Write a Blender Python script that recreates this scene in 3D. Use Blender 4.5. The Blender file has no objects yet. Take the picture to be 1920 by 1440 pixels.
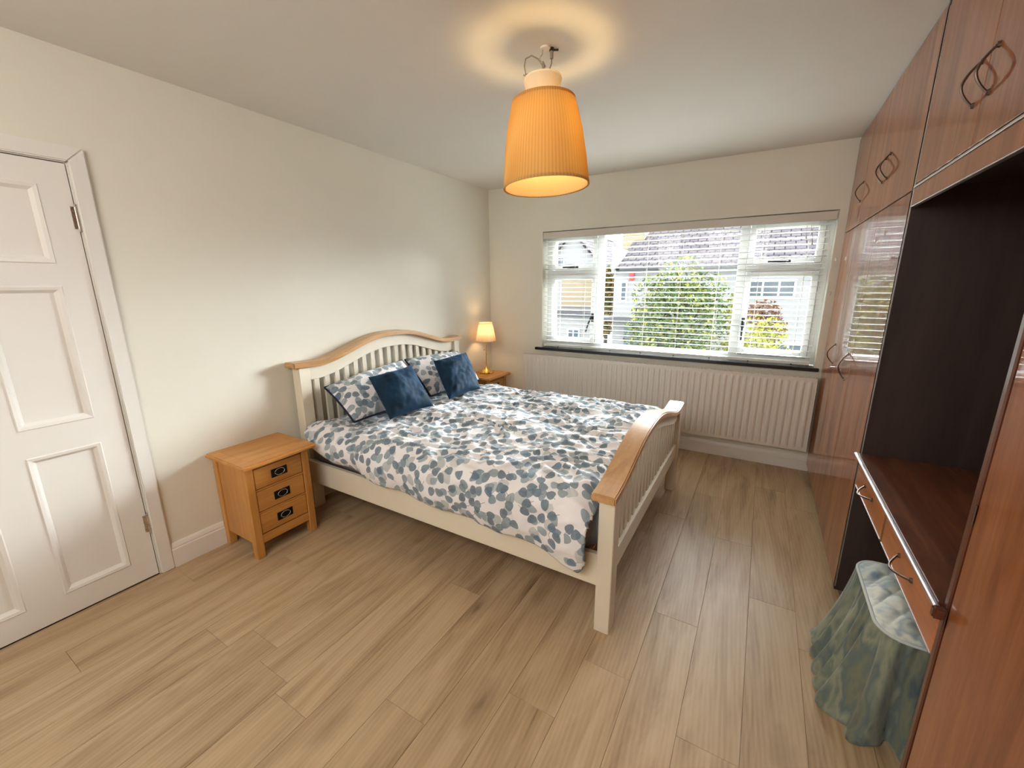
import bpy, bmesh, math, random
from mathutils import Vector, Matrix, noise
random.seed(7)
S = bpy.context.scene
COL = S.collection
PI = math.pi

# ---------------------------------------------------------------- camera
def cam_setup():
    yaw, pit, rol = (math.radians(v) for v in (30.757, -13.334, -0.362))
    f = Vector((-math.sin(yaw)*math.cos(pit), math.cos(yaw)*math.cos(pit), math.sin(pit)))
    r = f.cross(Vector((0, 0, 1))).normalized(); u = r.cross(f)
    r2 = r*math.cos(rol)+u*math.sin(rol); u2 = -r*math.sin(rol)+u*math.cos(rol)
    cd = bpy.data.cameras.new('camera'); cd.sensor_width = 36; cd.lens = 782.55*36/1920
    cd.clip_start = 0.02; cd.clip_end = 300
    co = bpy.data.objects.new('camera', cd); COL.objects.link(co)
    m = Matrix((r2, u2, -f)).transposed().to_4x4(); m.translation = Vector((2.555, -3.847, 1.454))
    co.matrix_world = m
    S.camera = co
cam_setup()
S.view_settings.view_transform = 'Standard'; S.view_settings.look = 'None'
S.view_settings.gamma = 1; S.view_settings.use_curve_mapping = False
S.view_settings.exposure = 0.33
S.cycles.use_denoising = True
S.cycles.max_bounces = 10; S.cycles.diffuse_bounces = 6; S.cycles.glossy_bounces = 5
S.cycles.transmission_bounces = 8; S.cycles.transparent_max_bounces = 12
S.cycles.sample_clamp_indirect = 6.0
S.cycles.caustics_reflective = False; S.cycles.caustics_refractive = False

# ---------------------------------------------------------------- world (bright overcast sky)
SKY = 6.0
w = bpy.data.worlds.new('overcast_sky'); S.world = w; w.use_nodes = True
nt = w.node_tree; nt.nodes.clear()
def wn(t): return nt.nodes.new(t)
o = wn('ShaderNodeOutputWorld'); bg = wn('ShaderNodeBackground'); tc = wn('ShaderNodeTexCoord')
nz = wn('ShaderNodeTexNoise'); nz.inputs['Scale'].default_value = 2.2; nz.inputs['Detail'].default_value = 5
rp = wn('ShaderNodeValToRGB'); rp.color_ramp.elements[0].position = 0.38; rp.color_ramp.elements[0].color = (0.72, 0.84, 1.0, 1)
rp.color_ramp.elements[1].position = 0.6; rp.color_ramp.elements[1].color = (0.96, 0.98, 1.0, 1)
nt.links.new(tc.outputs['Generated'], nz.inputs['Vector']); nt.links.new(nz.outputs['Fac'], rp.inputs['Fac'])
nt.links.new(rp.outputs['Color'], bg.inputs['Color']); bg.inputs['Strength'].default_value = SKY
nt.links.new(bg.outputs[0], o.inputs[0])

def area_light(name, loc, target, sx, sy, power, color):
    l = bpy.data.lights.new(name, 'AREA'); l.shape = 'RECTANGLE'; l.size = sx; l.size_y = sy
    l.energy = power; l.color = color
    ob = bpy.data.objects.new(name, l); COL.objects.link(ob); ob.location = loc
    ob.rotation_euler = (Vector(target)-Vector(loc)).to_track_quat('-Z', 'Y').to_euler()
    return ob
# daylight gathered at the window opening (sampling aid for the sky only)
pl = area_light('window_daylight_portal', (1.782, 0.26, 1.38), (1.782, -1, 1.38), 2.3, 1.13, 1, (1, 1, 1))
pl.data.cycles.is_portal = True
# hazy sun behind thin cloud, beyond the houses opposite
sl_ = bpy.data.lights.new('hazy_sun', 'SUN'); sl_.energy = 45.0; sl_.angle = math.radians(55); sl_.color = (0.93, 0.97, 1.0)
so_ = bpy.data.objects.new('hazy_sun', sl_); COL.objects.link(so_); so_.location = (4, 8, 8)
so_.rotation_euler = Vector((-0.30, -0.85, -0.42)).to_track_quat('-Z', 'Y').to_euler()
# unseen fill light added behind the camera to brighten the room
area_light('added_room_fill', (1.6, -4.5, 2.1), (1.7, -2.0, 0.9), 1.8, 0.9, 31, (1.0, 0.96, 0.90))

# ---------------------------------------------------------------- materials
def srgb(r, g, b):
    def c(v):
        v /= 255.0
        return v/12.92 if v <= 0.04045 else ((v+0.055)/1.055)**2.4
    return (c(r), c(g), c(b), 1)

class N:
    """small node-tree helper"""
    def __init__(s, name):
        s.m = bpy.data.materials.new(name); s.m.use_nodes = True; s.t = s.m.node_tree; s.t.nodes.clear()
        s.out = s.t.nodes.new('ShaderNodeOutputMaterial'); s.p = s.t.nodes.new('ShaderNodeBsdfPrincipled')
        s.t.links.new(s.p.outputs[0], s.out.inputs[0])
    def n(s, t, **kw):
        n = s.t.nodes.new(t)
        for k, v in kw.items(): setattr(n, k, v)
        return n
    def l(s, a, b): s.t.links.new(a, b)
    def put(s, sock, v):
        if isinstance(v, bpy.types.NodeSocket): s.l(v, sock)
        else: sock.default_value = v
    def math(s, op, a, b=0.0, c=None):
        n = s.n('ShaderNodeMath', operation=op); s.put(n.inputs[0], a); s.put(n.inputs[1], b)
        if c is not None: s.put(n.inputs[2], c)
        return n.outputs[0]
    def mix(s, f, a, b, mode='MIX'):
        n = s.n('ShaderNodeMix', data_type='RGBA', blend_type=mode)
        s.put(n.inputs['Factor'], f); s.put(n.inputs['A'], a) if False else None
        s.put(n.inputs[6], a); s.put(n.inputs[7], b)
        return n.outputs[2]
    def map(s, vec, scale=(1, 1, 1), loc=(0, 0, 0), rot=(0, 0, 0)):
        n = s.n('ShaderNodeMapping'); s.put(n.inputs['Vector'], vec); s.put(n.inputs['Scale'], scale)
        s.put(n.inputs['Location'], loc); n.inputs['Rotation'].default_value = rot
        return n.outputs[0]
    def noise(s, vec, scale, detail=4, rough=0.55, dist=0.0):
        n = s.n('ShaderNodeTexNoise'); s.put(n.inputs['Vector'], vec); n.inputs['Scale'].default_value = scale
        n.inputs['Detail'].default_value = detail; n.inputs['Roughness'].default_value = rough
        n.inputs['Distortion'].default_value = dist
        return n.outputs['Fac']
    def ramp(s, fac, stops):
        n = s.n('ShaderNodeValToRGB'); cr = n.color_ramp
        while len(cr.elements) < len(stops): cr.elements.new(0.5)
        for e, (p, c) in zip(cr.elements, stops):
            e.position = p; e.color = c if len(c) == 4 else (*c, 1)
        s.put(n.inputs[0], fac); return n.outputs[0]
    def bump(s, h, strength=0.2, dist=0.002):
        n = s.n('ShaderNodeBump'); s.put(n.inputs['Height'], h); n.inputs['Strength'].default_value = strength
        n.inputs['Distance'].default_value = dist; s.l(n.outputs[0], s.p.inputs['Normal'])
    def base(s, c, rough=0.5, spec=0.5, metal=0.0, coat=0.0):
        s.put(s.p.inputs['Base Color'], c); s.put(s.p.inputs['Roughness'], rough)
        s.p.inputs['Specular IOR Level'].default_value = spec; s.p.inputs['Metallic'].default_value = metal
        s.p.inputs['Coat Weight'].default_value = coat
    def obj(s): return s.n('ShaderNodeTexCoord').outputs['Object']
    def uv(s): return s.n('ShaderNodeTexCoord').outputs['UV']

M = {}
def paint(name, c, rough=0.6, var=0.03, bscale=90, bstr=0.08, spec=0.4):
    k = N(name); v = k.noise(k.obj(), 3.0, 3)
    a = tuple(x*(1-var) for x in c[:3])+(1,)
    b = tuple(min(1, x*(1+var)) for x in c[:3])+(1,)
    k.base(k.mix(v, a, b), rough, spec); k.bump(k.noise(k.obj(), bscale, 3), bstr, 0.001)
    M[name] = k.m; return k.m
def metal(name, c, rough=0.3):
    k = N(name); v = k.noise(k.obj(), 40, 2)
    k.base(c, 0.3, 0.5, 1.0); k.l(k.math('MULTIPLY_ADD', v, 0.2, rough-0.1), k.p.inputs['Roughness'])
    M[name] = k.m
def wood(name, dark, mid, light, axis='Y', rough=0.4, coat=0.0, gs=1.0, coatr=0.1, spec=0.5, bump=0.15, figure=1.0):
    k = N(name); oi = k.n('ShaderNodeObjectInfo'); off = k.math('MULTIPLY', oi.outputs['Random'], 37.0)
    sc = {'X': (1.2, 14, 14), 'Y': (14, 1.2, 14), 'Z': (14, 14, 1.2)}[axis]
    cb = k.n('ShaderNodeCombineXYZ'); k.put(cb.inputs[0], off); k.put(cb.inputs[1], off); k.put(cb.inputs[2], off)
    v = k.map(k.obj(), tuple(x*gs for x in sc), cb.outputs[0])
    a = k.noise(v, 1.0, 5, 0.6, 0.6*figure); b = k.noise(v, 6.0, 3, 0.7)
    f = k.math('ADD', k.math('MULTIPLY', a, 0.75), k.math('MULTIPLY', b, 0.25))
    k.base(k.ramp(f, [(0.3, dark), (0.5, mid), (0.72, light)]), rough, spec, 0, coat)
    k.p.inputs['Coat Roughness'].default_value = coatr
    if bump: k.bump(b, bump, 0.0008)
    M[name] = k.m

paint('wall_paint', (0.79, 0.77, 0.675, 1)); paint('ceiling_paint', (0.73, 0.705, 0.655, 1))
paint('gloss_white', (0.82, 0.80, 0.76, 1), 0.3, 0.01, 30, 0.03)
paint('door_white', (0.83, 0.81, 0.77, 1), 0.35, 0.015, 160, 0.12)
paint('radiator_white', (0.78, 0.74, 0.68, 1), 0.35, 0.01, 30, 0.02)
paint('cream_lacquer', (0.78, 0.72, 0.59, 1), 0.38, 0.015, 40, 0.04)
paint('upvc_white', (0.74, 0.75, 0.75, 1), 0.3, 0.01, 30, 0.02)
paint('slat_white', (0.84, 0.85, 0.82, 1), 0.35, 0.01, 30, 0.02)
paint('valance_cream', (0.66, 0.62, 0.56, 1), 0.4, 0.02, 30, 0.03)
paint('cord_white', (0.75, 0.72, 0.66, 1), 0.8); paint('flex_grey', (0.30, 0.25, 0.19, 1), 0.6)
paint('cap_ceramic', (0.85, 0.78, 0.66, 1), 0.35, 0.01)
paint('black_plastic', (0.015, 0.015, 0.016, 1), 0.35, 0.1)
paint('grey_mattress', (0.36, 0.36, 0.40, 1), 0.9)
paint('sill_stone', (0.022, 0.017, 0.017, 1), 0.2, 0.3)
metal('steel', (0.62, 0.6, 0.56, 1), 0.28); metal('brass', (0.78, 0.52, 0.16, 1), 0.25)
metal('bronze_dark', (0.15, 0.11, 0.09, 1), 0.35); metal('trim_alu', (0.66, 0.60, 0.60, 1), 0.42)
metal('black_iron', (0.03, 0.03, 0.03, 1), 0.4)
wood('oak_y', srgb(164, 108, 48), srgb(192, 134, 66), srgb(210, 154, 86), 'Y', 0.38, 0.15)
wood('oak_z', srgb(164, 108, 48), srgb(190, 132, 64), srgb(208, 152, 84), 'Z', 0.38, 0.15)
wood('oak_x', srgb(176, 120, 58), srgb(202, 144, 78), srgb(220, 166, 98), 'X', 0.38, 0.15)
wood('oak_cap', srgb(164, 120, 76), srgb(194, 150, 100), srgb(212, 172, 124), 'Y', 0.3, 0.3, coatr=0.2)
wood('mahogany_gloss', srgb(108, 58, 32), srgb(142, 84, 50), srgb(166, 106, 68), 'Z', 0.45, 0.75, 0.8, 0.025, bump=0, figure=1.6, spec=0.15)
wood('mahogany_drawer', srgb(128, 62, 26), srgb(176, 98, 44), srgb(196, 120, 60), 'Y', 0.3, 0.6, 1.0, 0.12, bump=0, figure=2.5)
wood('mahogany_top', srgb(64, 34, 22), srgb(98, 56, 36), srgb(134, 84, 56), 'Y', 0.35, 0.4, 1.0, 0.2, bump=0, figure=2.6)
wood('mahogany_dark', srgb(50, 38, 36), srgb(60, 47, 44), srgb(70, 56, 52), 'Z', 0.4, 0.25, 0.8, 0.3, bump=0)
wood('mahogany_edge', srgb(66, 32, 20), srgb(88, 46, 30), srgb(108, 60, 40), 'Z', 0.35, 0.5, 0.8, 0.2, bump=0)

# laminate planks
k = N('plank_laminate'); oi = k.n('ShaderNodeObjectInfo'); rnd = oi.outputs['Random']
cb = k.n('ShaderNodeCombineXYZ'); k.put(cb.inputs[0], k.math('MULTIPLY', rnd, 91.0)); k.put(cb.inputs[1], k.math('MULTIPLY', rnd, 57.0)); k.put(cb.inputs[2], k.math('MULTIPLY', rnd, 13.0))
v = k.map(k.obj(), (9, 1.0, 9), cb.outputs[0])
a = k.noise(v, 1.0, 5, 0.6, 1.4)
v2 = k.map(k.obj(), (70, 4, 70), cb.outputs[0]); b = k.noise(v2, 1.0, 4, 0.7, 0.4)
wv = k.n('ShaderNodeTexWave', wave_type='RINGS', rings_direction='Z'); k.put(wv.inputs['Vector'], k.map(k.obj(), (7.0, 0.75, 1), cb.outputs[0]))
wv.inputs['Scale'].default_value = 3.2; wv.inputs['Distortion'].default_value = 6.0; wv.inputs['Detail'].default_value = 2; wv.inputs['Detail Scale'].default_value = 0.8
f = k.math('ADD', k.math('MULTIPLY', a, 0.78), k.math('ADD', k.math('MULTIPLY', b, 0.16), k.math('MULTIPLY', wv.outputs['Fac'], 0.06)))
colr = k.ramp(f, [(0.28, srgb(130, 106, 78)), (0.42, srgb(168, 142, 110)), (0.56, srgb(185, 160, 127)), (0.74, srgb(196, 173, 141))])
vo = k.n('ShaderNodeTexVoronoi', feature='F1'); k.put(vo.inputs['Vector'], k.map(k.obj(), (4.2, 1.5, 1), cb.outputs[0])); vo.inputs['Scale'].default_value = 1.0
nn = k.noise(k.map(k.obj(), (30, 12, 1)), 1.0, 3)
kd = k.math('ADD', vo.outputs['Distance'], k.math('MULTIPLY', nn, 0.12))
knot = k.ramp(kd, [(0.07, (1, 1, 1)), (0.14, (0.4, 0.4, 0.4)), (0.27, (0, 0, 0))])
c2 = k.mix(k.math('MULTIPLY', knot, 0.75), colr, srgb(88, 62, 40))
ton = k.math('MULTIPLY_ADD', rnd, 0.07, 0.965); cv = k.n('ShaderNodeCombineColor'); [k.put(cv.inputs[i], ton) for i in range(3)]
c3 = k.mix(1.0, c2, cv.outputs[0], 'MULTIPLY')
k.base(c3, k.math('MULTIPLY_ADD', b, 0.12, 0.36), 0.45); k.bump(b, 0.12, 0.0006); M['plank'] = k.m

# fabrics
def leaf_fabric(name, bgc, uvscale=17.0, sheen=0.2):
    k = N(name); uv = k.uv(); col = bgc
    wob = k.n('ShaderNodeTexNoise'); k.put(wob.inputs['Vector'], uv); wob.inputs['Scale'].default_value = 30
    layers = [(0.82, 0.15, 0.32, [(0.0, srgb(196, 199, 200)), (0.5, srgb(172, 180, 184)), (1.0, srgb(206, 205, 204))], 0.46, 0.36),
              (0.93, 7.3, 0.42, [(0.0, srgb(112, 134, 146)), (0.4, srgb(150, 164, 172)), (0.7, srgb(84, 112, 130)), (1.0, srgb(132, 150, 156))], 0.42, 0.31),
              (1.0, 3.7, 0.50, [(0.0, srgb(34, 68, 98)), (0.35, srgb(72, 106, 130)), (0.65, srgb(48, 82, 100)), (1.0, srgb(100, 126, 138))], 0.42, 0.33)]
    for sc, off, thr, ramp, ea, eb in layers:
        v = k.map(uv, (uvscale*sc,)*3, (off, off*1.7, 0), (0, 0, off))
        vor = k.n('ShaderNodeTexVoronoi', feature='F1', voronoi_dimensions='2D'); k.put(vor.inputs['Vector'], v)
        vor.inputs['Scale'].default_value = 1.0; vor.inputs['Randomness'].default_value = 0.85
        d = k.n('ShaderNodeVectorMath', operation='SUBTRACT'); k.put(d.inputs[0], v); k.put(d.inputs[1], vor.outputs['Position'])
        sp = k.n('ShaderNodeSeparateColor'); k.put(sp.inputs[0], vor.outputs['Color'])
        ro = k.n('ShaderNodeVectorRotate', rotation_type='Z_AXIS'); k.put(ro.inputs['Vector'], d.outputs[0])
        k.put(ro.inputs['Angle'], k.math('MULTIPLY', sp.outputs[0], 6.283))
        xy = k.n('ShaderNodeSeparateXYZ'); k.put(xy.inputs[0], ro.outputs[0])
        x, y = xy.outputs[0], xy.outputs[1]
        # egg outline: narrower towards +x
        yy = k.math('MULTIPLY', y, k.math('MULTIPLY_ADD', x, 0.7, 1.0))
        e = k.math('ADD', k.math('POWER', k.math('ABSOLUTE', k.math('DIVIDE', x, ea)), 2.0), k.math('POWER', k.math('ABSOLUTE', k.math('DIVIDE', yy, eb)), 2.0))
        e = k.math('ADD', e, k.math('MULTIPLY', wob.outputs['Fac'], 0.25))
        inside = k.math('SUBTRACT', 1.0, k.math('SMOOTH_MIN', 1.0, k.math('MAXIMUM', 0.0, k.math('MULTIPLY', k.math('SUBTRACT', e, 1.0), 9.0)), 0.01))
        keep = k.math('GREATER_THAN', sp.outputs[2], 1-thr-0.27)
        m = k.math('MULTIPLY', inside, keep)
        c = k.ramp(sp.outputs[1], ramp)
        c = k.mix(k.math('MULTIPLY', wob.outputs['Fac'], 0.4), c, srgb(190, 198, 204))
        stem = k.math('MULTIPLY', k.math('LESS_THAN', k.math('ABSOLUTE', k.math('ADD', y, k.math('MULTIPLY', x, 0.08))), 0.026), k.math('MULTIPLY', k.math('LESS_THAN', x, 0.0), keep))
        if off == 3.7: col = k.mix(k.math('MULTIPLY', stem, 0.7), col, srgb(120, 108, 100))
        col = k.mix(k.math('MULTIPLY', m, 0.92), col, c)
    k.base(col, 0.85, 0.2); k.p.inputs['Sheen Weight'].default_value = sheen
    k.bump(k.noise(uv, 60, 4, 0.6), 0.25, 0.003); M[name] = k.m
leaf_fabric('leaf_print', srgb(236, 235, 238))
k = N('navy_velvet'); v = k.noise(k.obj(), 9, 3)
k.base(k.ramp(v, [(0.3, srgb(10, 32, 50)), (0.7, srgb(22, 56, 82))]), 0.75, 0.2); k.p.inputs['Sheen Weight'].default_value = 0.5
k.p.inputs['Sheen Tint'].default_value = srgb(70, 120, 165); k.p.inputs['Sheen Roughness'].default_value = 0.35
k.bump(k.noise(k.obj(), 300, 2), 0.1, 0.001); M['navy_velvet'] = k.m
paint('navy_cotton', (0.012, 0.02, 0.04, 1), 0.9)
k = N('stool_fabric'); v = k.noise(k.map(k.obj(), (9, 9, 9)), 1.0, 3, 0.5, 0.3)
k.base(k.ramp(v, [(0.28, srgb(120, 138, 158)), (0.42, srgb(190, 198, 188)), (0.52, srgb(158, 174, 184)), (0.62, srgb(222, 226, 216)), (0.76, srgb(160, 178, 190))]), 0.8, 0.2)
k.p.inputs['Sheen Weight'].default_value = 0.4; k.bump(k.noise(k.obj(), 160, 3), 0.15, 0.001); M['stool_fabric'] = k.m
k = N('stool_skirt_fabric'); v = k.noise(k.map(k.obj(), (16, 16, 4)), 1.0, 3, 0.5, 0.3)
k.base(k.ramp(v, [(0.30, srgb(74, 88, 96)), (0.42, srgb(118, 124, 106)), (0.5, srgb(96, 110, 110)), (0.60, srgb(140, 146, 128)), (0.68, srgb(106, 118, 108)), (0.8, srgb(160, 166, 154))]), 0.8, 0.2)
k.p.inputs['Sheen Weight'].default_value = 0.3; k.bump(k.noise(k.obj(), 160, 3), 0.15, 0.001); M['stool_skirt'] = k.m

paint('stool_piping', (0.55, 0.60, 0.60, 1), 0.8)
def shade_mat(name, c, tr, pleats=0):
    k = N(name); d = k.n('ShaderNodeBsdfDiffuse'); t = k.n('ShaderNodeBsdfTranslucent'); mx = k.n('ShaderNodeMixShader')
    v = k.noise(k.obj(), 200, 2); cc = k.mix(v, tuple(x*0.94 for x in c[:3])+(1,), c)
    if pleats:  # overlapping folds of the cloth: every second strip is two layers thick
        sx = k.n('ShaderNodeSeparateXYZ'); k.put(sx.inputs[0], k.obj())
        an = k.math('ARCTAN2', sx.outputs[1], sx.outputs[0])
        st_ = k.math('MULTIPLY_ADD', k.math('SINE', k.math('MULTIPLY', an, float(pleats))), 0.5, 0.5)
        cc = k.mix(k.math('MULTIPLY', st_, 0.55), cc, tuple(x*q for x, q in zip(c[:3], (0.80, 0.58, 0.4)))+(1,))
    k.l(cc, d.inputs[0]); k.l(cc, t.inputs[0]); mx.inputs[0].default_value = tr
    k.l(d.outputs[0], mx.inputs[1]); k.l(t.outputs[0], mx.inputs[2]); k.l(mx.outputs[0], k.out.inputs[0]); M[name] = k.m
shade_mat('pleated_orange', (0.88, 0.66, 0.28, 1), 0.52, 84)
shade_mat('shade_lining', (0.95, 0.78, 0.52, 1), 0.5)
shade_mat('pleated_cream', (0.84, 0.70, 0.50, 1), 0.24, 44)
shade_mat('cap_glow', (0.86, 0.78, 0.64, 1), 0.3)
def emis(name, c, s):
    k = N(name); e = k.n('ShaderNodeEmission'); e.inputs[0].default_value = c; e.inputs[1].default_value = s
    k.l(e.outputs[0], k.out.inputs[0]); M[name] = k.m
emis('bulb_pendant', (1.0, 0.71, 0.32, 1), 105.0); emis('bulb_table', (1.0, 0.64, 0.32, 1), 85.0)
k = N('window_glass'); g = k.n('ShaderNodeBsdfGlossy'); g.inputs['Roughness'].default_value = 0.0; t = k.n('ShaderNodeBsdfTransparent')
t.inputs[0].default_value = (0.97, 0.98, 0.97, 1); fr = k.n('ShaderNodeFresnel'); fr.inputs[0].default_value = 1.45; mx = k.n('ShaderNodeMixShader')
k.l(k.math('MULTIPLY', fr.outputs[0], 0.6), mx.inputs[0]); k.l(t.outputs[0], mx.inputs[1]); k.l(g.outputs[0], mx.inputs[2]); k.l(mx.outputs[0], k.out.inputs[0]); M['glass'] = k.m

# outside
paint('render_white', (0.24, 0.235, 0.225, 1), 0.9, 0.06, 8); paint('render_cream', (0.24, 0.19, 0.12, 1), 0.9, 0.08, 8)
paint('asphalt', (0.10, 0.10, 0.10, 1), 0.9, 0.15, 20); paint('concrete_path', (0.22, 0.21, 0.2, 1), 0.9, 0.1, 12)
paint('far_glass', (0.045, 0.06, 0.075, 1), 0.15, 0.3); paint('alarm_red', (0.45, 0.05, 0.05, 1), 0.5)
paint('garage_grey', (0.10, 0.13, 0.15, 1), 0.6, 0.1); paint('bark', (0.06, 0.045, 0.03, 1), 0.9, 0.2); paint('dark_metal', (0.05, 0.05, 0.055, 1), 0.6)
def leafmat(name, a, b, c):
    k = N(name); v = k.noise(k.obj(), 4.0, 3); v2 = k.noise(k.obj(), 30.0, 2)
    k.base(k.ramp(k.math('ADD', k.math('MULTIPLY', v, 0.5), k.math('MULTIPLY', v2, 0.5)), [(0.35, a), (0.5, b), (0.65, c)]), 0.7, 0.2)
    k.p.inputs['Subsurface Weight'].default_value = 0.0; M[name] = k.m
leafmat('leaf_green', srgb(44, 58, 34), srgb(74, 90, 54), srgb(112, 122, 78))
leafmat('leaf_yellow', srgb(92, 98, 36), srgb(128, 128, 48), srgb(158, 152, 66))
leafmat('leaf_red', srgb(84, 56, 50), srgb(104, 74, 60), srgb(116, 96, 62))
leafmat('leaf_gold', srgb(84, 66, 30), srgb(112, 88, 40), srgb(124, 104, 50))
leafmat('lawn_green', srgb(72, 90, 38), srgb(90, 108, 46), srgb(106, 120, 56))
k = N('roof_tile'); br = k.n('ShaderNodeTexBrick'); k.put(br.inputs['Vector'], k.map(k.uv(), (1, 1, 1)))
br.inputs['Scale'].default_value = 1.0; br.inputs['Brick Width'].default_value = 0.33; br.inputs['Row Height'].default_value = 0.26; br.inputs['Mortar Size'].default_value = 0.02
br.inputs['Color1'].default_value = srgb(90, 84, 86); br.inputs['Color2'].default_value = srgb(76, 72, 76); br.inputs['Mortar'].default_value = srgb(40, 38, 40)
k.base(br.outputs['Color'], 1.0, 0.0); k.bump(k.math('MULTIPLY', br.outputs['Fac'], -1.0), 0.5, 0.02); M['roof_tile'] = k.m

# ---------------------------------------------------------------- mesh helpers
class MB:
    def __init__(s): s.v = []; s.f = []; s.uv = None
    def add(s, vs, fs):
        b = len(s.v); s.v += [tuple(p) for p in vs]; s.f += [tuple(i+b for i in f) for f in fs]; return s
    def box(s, x0, x1, y0, y1, z0, z1, rot=None, piv=None):
        vs = [Vector((x, y, z)) for z in (z0, z1) for y in (y0, y1) for x in (x0, x1)]
        if rot is not None:
            p = Vector(piv); vs = [rot @ (q-p)+p for q in vs]
        return s.add(vs, [(0, 2, 3, 1), (4, 5, 7, 6), (0, 1, 5, 4), (2, 6, 7, 3), (0, 4, 6, 2), (1, 3, 7, 5)])
    def tube(s, pts, r, n=8, cap=True):
        pts = [Vector(p) for p in pts]; rs = r if isinstance(r, (list, tuple)) else [r]*len(pts)
        rings = []; up = None
        for i, p in enumerate(pts):
            d = (pts[min(i+1, len(pts)-1)]-pts[max(i-1, 0)]).normalized()
            if up is None: up = d.orthogonal().normalized()
            up = (up-d*up.dot(d)).normalized(); sd = d.cross(up)
            rings.append([p+(up*math.cos(2*PI*j/n)+sd*math.sin(2*PI*j/n))*rs[i] for j in range(n)])
        vs = [q for rg in rings for q in rg]; fs = []
        for i in range(len(pts)-1):
            for j in range(n): fs.append((i*n+j, i*n+(j+1) % n, (i+1)*n+(j+1) % n, (i+1)*n+j))
        if cap: fs += [tuple(reversed(range(n))), tuple((len(pts)-1)*n+j for j in range(n))]
        return s.add(vs, fs)
    def lathe(s, prof, c, n=32, mod=None, capb=False, capt=False):
        c = Vector(c); vs = []; fs = []
        for i, (r, z) in enumerate(prof):
            for j in range(n):
                a = 2*PI*j/n; rr = r+(mod(j, i) if mod else 0)
                vs.append(c+Vector((rr*math.cos(a), rr*math.sin(a), z)))
        for i in range(len(prof)-1):
            for j in range(n): fs.append((i*n+j, i*n+(j+1) % n, (i+1)*n+(j+1) % n, (i+1)*n+j))
        if capb: fs.append(tuple(reversed(range(n))))
        if capt: fs.append(tuple((len(prof)-1)*n+j for j in range(n)))
        return s.add(vs, fs)
    def prism(s, poly, axis, a, b):
        """extrude a polygon given in the two other axes along axis from a to b"""
        def mk(p, t): return {'X': (t, p[0], p[1]), 'Y': (p[0], t, p[1]), 'Z': (p[0], p[1], t)}[axis]
        n = len(poly); vs = [mk(p, a) for p in poly]+[mk(p, b) for p in poly]
        return s.add(vs, [tuple(range(n)), tuple(reversed(range(n, 2*n)))]+[(i, (i+1) % n, n+(i+1) % n, n+i) for i in range(n)])
    def strip(s, lo, hi, axis, a, b):
        """curved board: lo/hi point lists in the other two axes, extruded along axis"""
        def mk(p, t): return {'X': (t, p[0], p[1]), 'Y': (p[0], t, p[1]), 'Z': (p[0], p[1], t)}[axis]
        n = len(lo); vs = []
        for p, q in zip(lo, hi): vs += [mk(p, a), mk(p, b), mk(q, b), mk(q, a)]
        fs = [(0, 1, 2, 3), (4*n-1, 4*n-2, 4*n-3, 4*n-4)]
        for i in range(n-1):
            for j in range(4): fs.append((4*i+j, 4*i+4+j, 4*i+4+(j+1) % 4, 4*i+(j+1) % 4))
        return s.add(vs, fs)

ORG = {}
def link(name, data, parent=None, origin=None):
    o = bpy.data.objects.new(name, data); COL.objects.link(o)
    if parent is not None: o.parent = parent
    return o
def tag(o, label=None, cat=None, group=None, kind=None):
    if label: o['label'] = label
    if cat: o['category'] = cat
    if group: o['group'] = group
    if kind: o['kind'] = kind
    return o
def thing(name, label, cat, loc, group=None):
    o = link(name, None); o.location = loc; o.empty_display_size = 0.1; ORG[o.name] = Vector(loc)
    return tag(o, label, cat, group)
def build(mb, name, m, parent=None, bevel=0, seg=1, smooth=False, loc=None, kind=None, label=None, uv=None, angle=0.7):
    """mb holds world coordinates; the object gets the parent's origin (or loc when top-level)"""
    base = ORG[parent.name] if parent is not None else Vector(loc or (0, 0, 0))
    me = bpy.data.meshes.new(name)
    me.from_pydata([tuple(Vector(p)-base) for p in mb.v], [], mb.f)
    bm = bmesh.new(); bm.from_mesh(me)
    if uv is not None:
        pass
    bmesh.ops.recalc_face_normals(bm, faces=bm.faces)
    if bevel:
        es = [e for e in bm.edges if len(e.link_faces) == 2 and e.calc_face_angle(0) > angle]
        bmesh.ops.bevel(bm, geom=es, offset=bevel, segments=seg, affect='EDGES', clamp_overlap=True)
    bm.to_mesh(me); bm.free()
    if smooth:
        for p in me.polygons: p.use_smooth = True
        if smooth == 'auto': me.set_sharp_from_angle(angle=0.6)
    ms = m if isinstance(m, (list, tuple)) else [m]
    for x in ms: me.materials.append(M[x])
    o = link(name, me, parent)
    if parent is None: o.location = base
    ORG[o.name] = base
    if kind: o['kind'] = kind
    if label: o['label'] = label
    return o
def B(*a): return MB().box(*a)
def part(name, m, parent, *box, bevel=0.002, seg=1, **kw): return build(B(*box), name, m, parent, bevel, seg, **kw)
def share(src, name, dloc, parent=None):
    o = link(name, src.data, parent if parent is not None else src.parent); o.location = Vector(src.location)+Vector(dloc)
    ORG[o.name] = ORG[src.name]+Vector(dloc)
    return o
def lerp(a, b, t): return a+(b-a)*t
def interp(tab, x):
    if x <= tab[0][0]: return tab[0][1]
    for (a, u), (b, v2) in zip(tab, tab[1:]):
        if x <= b:
            t = (x-a)/(b-a); return u+(v2-u)*t
    return tab[-1][1]
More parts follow.
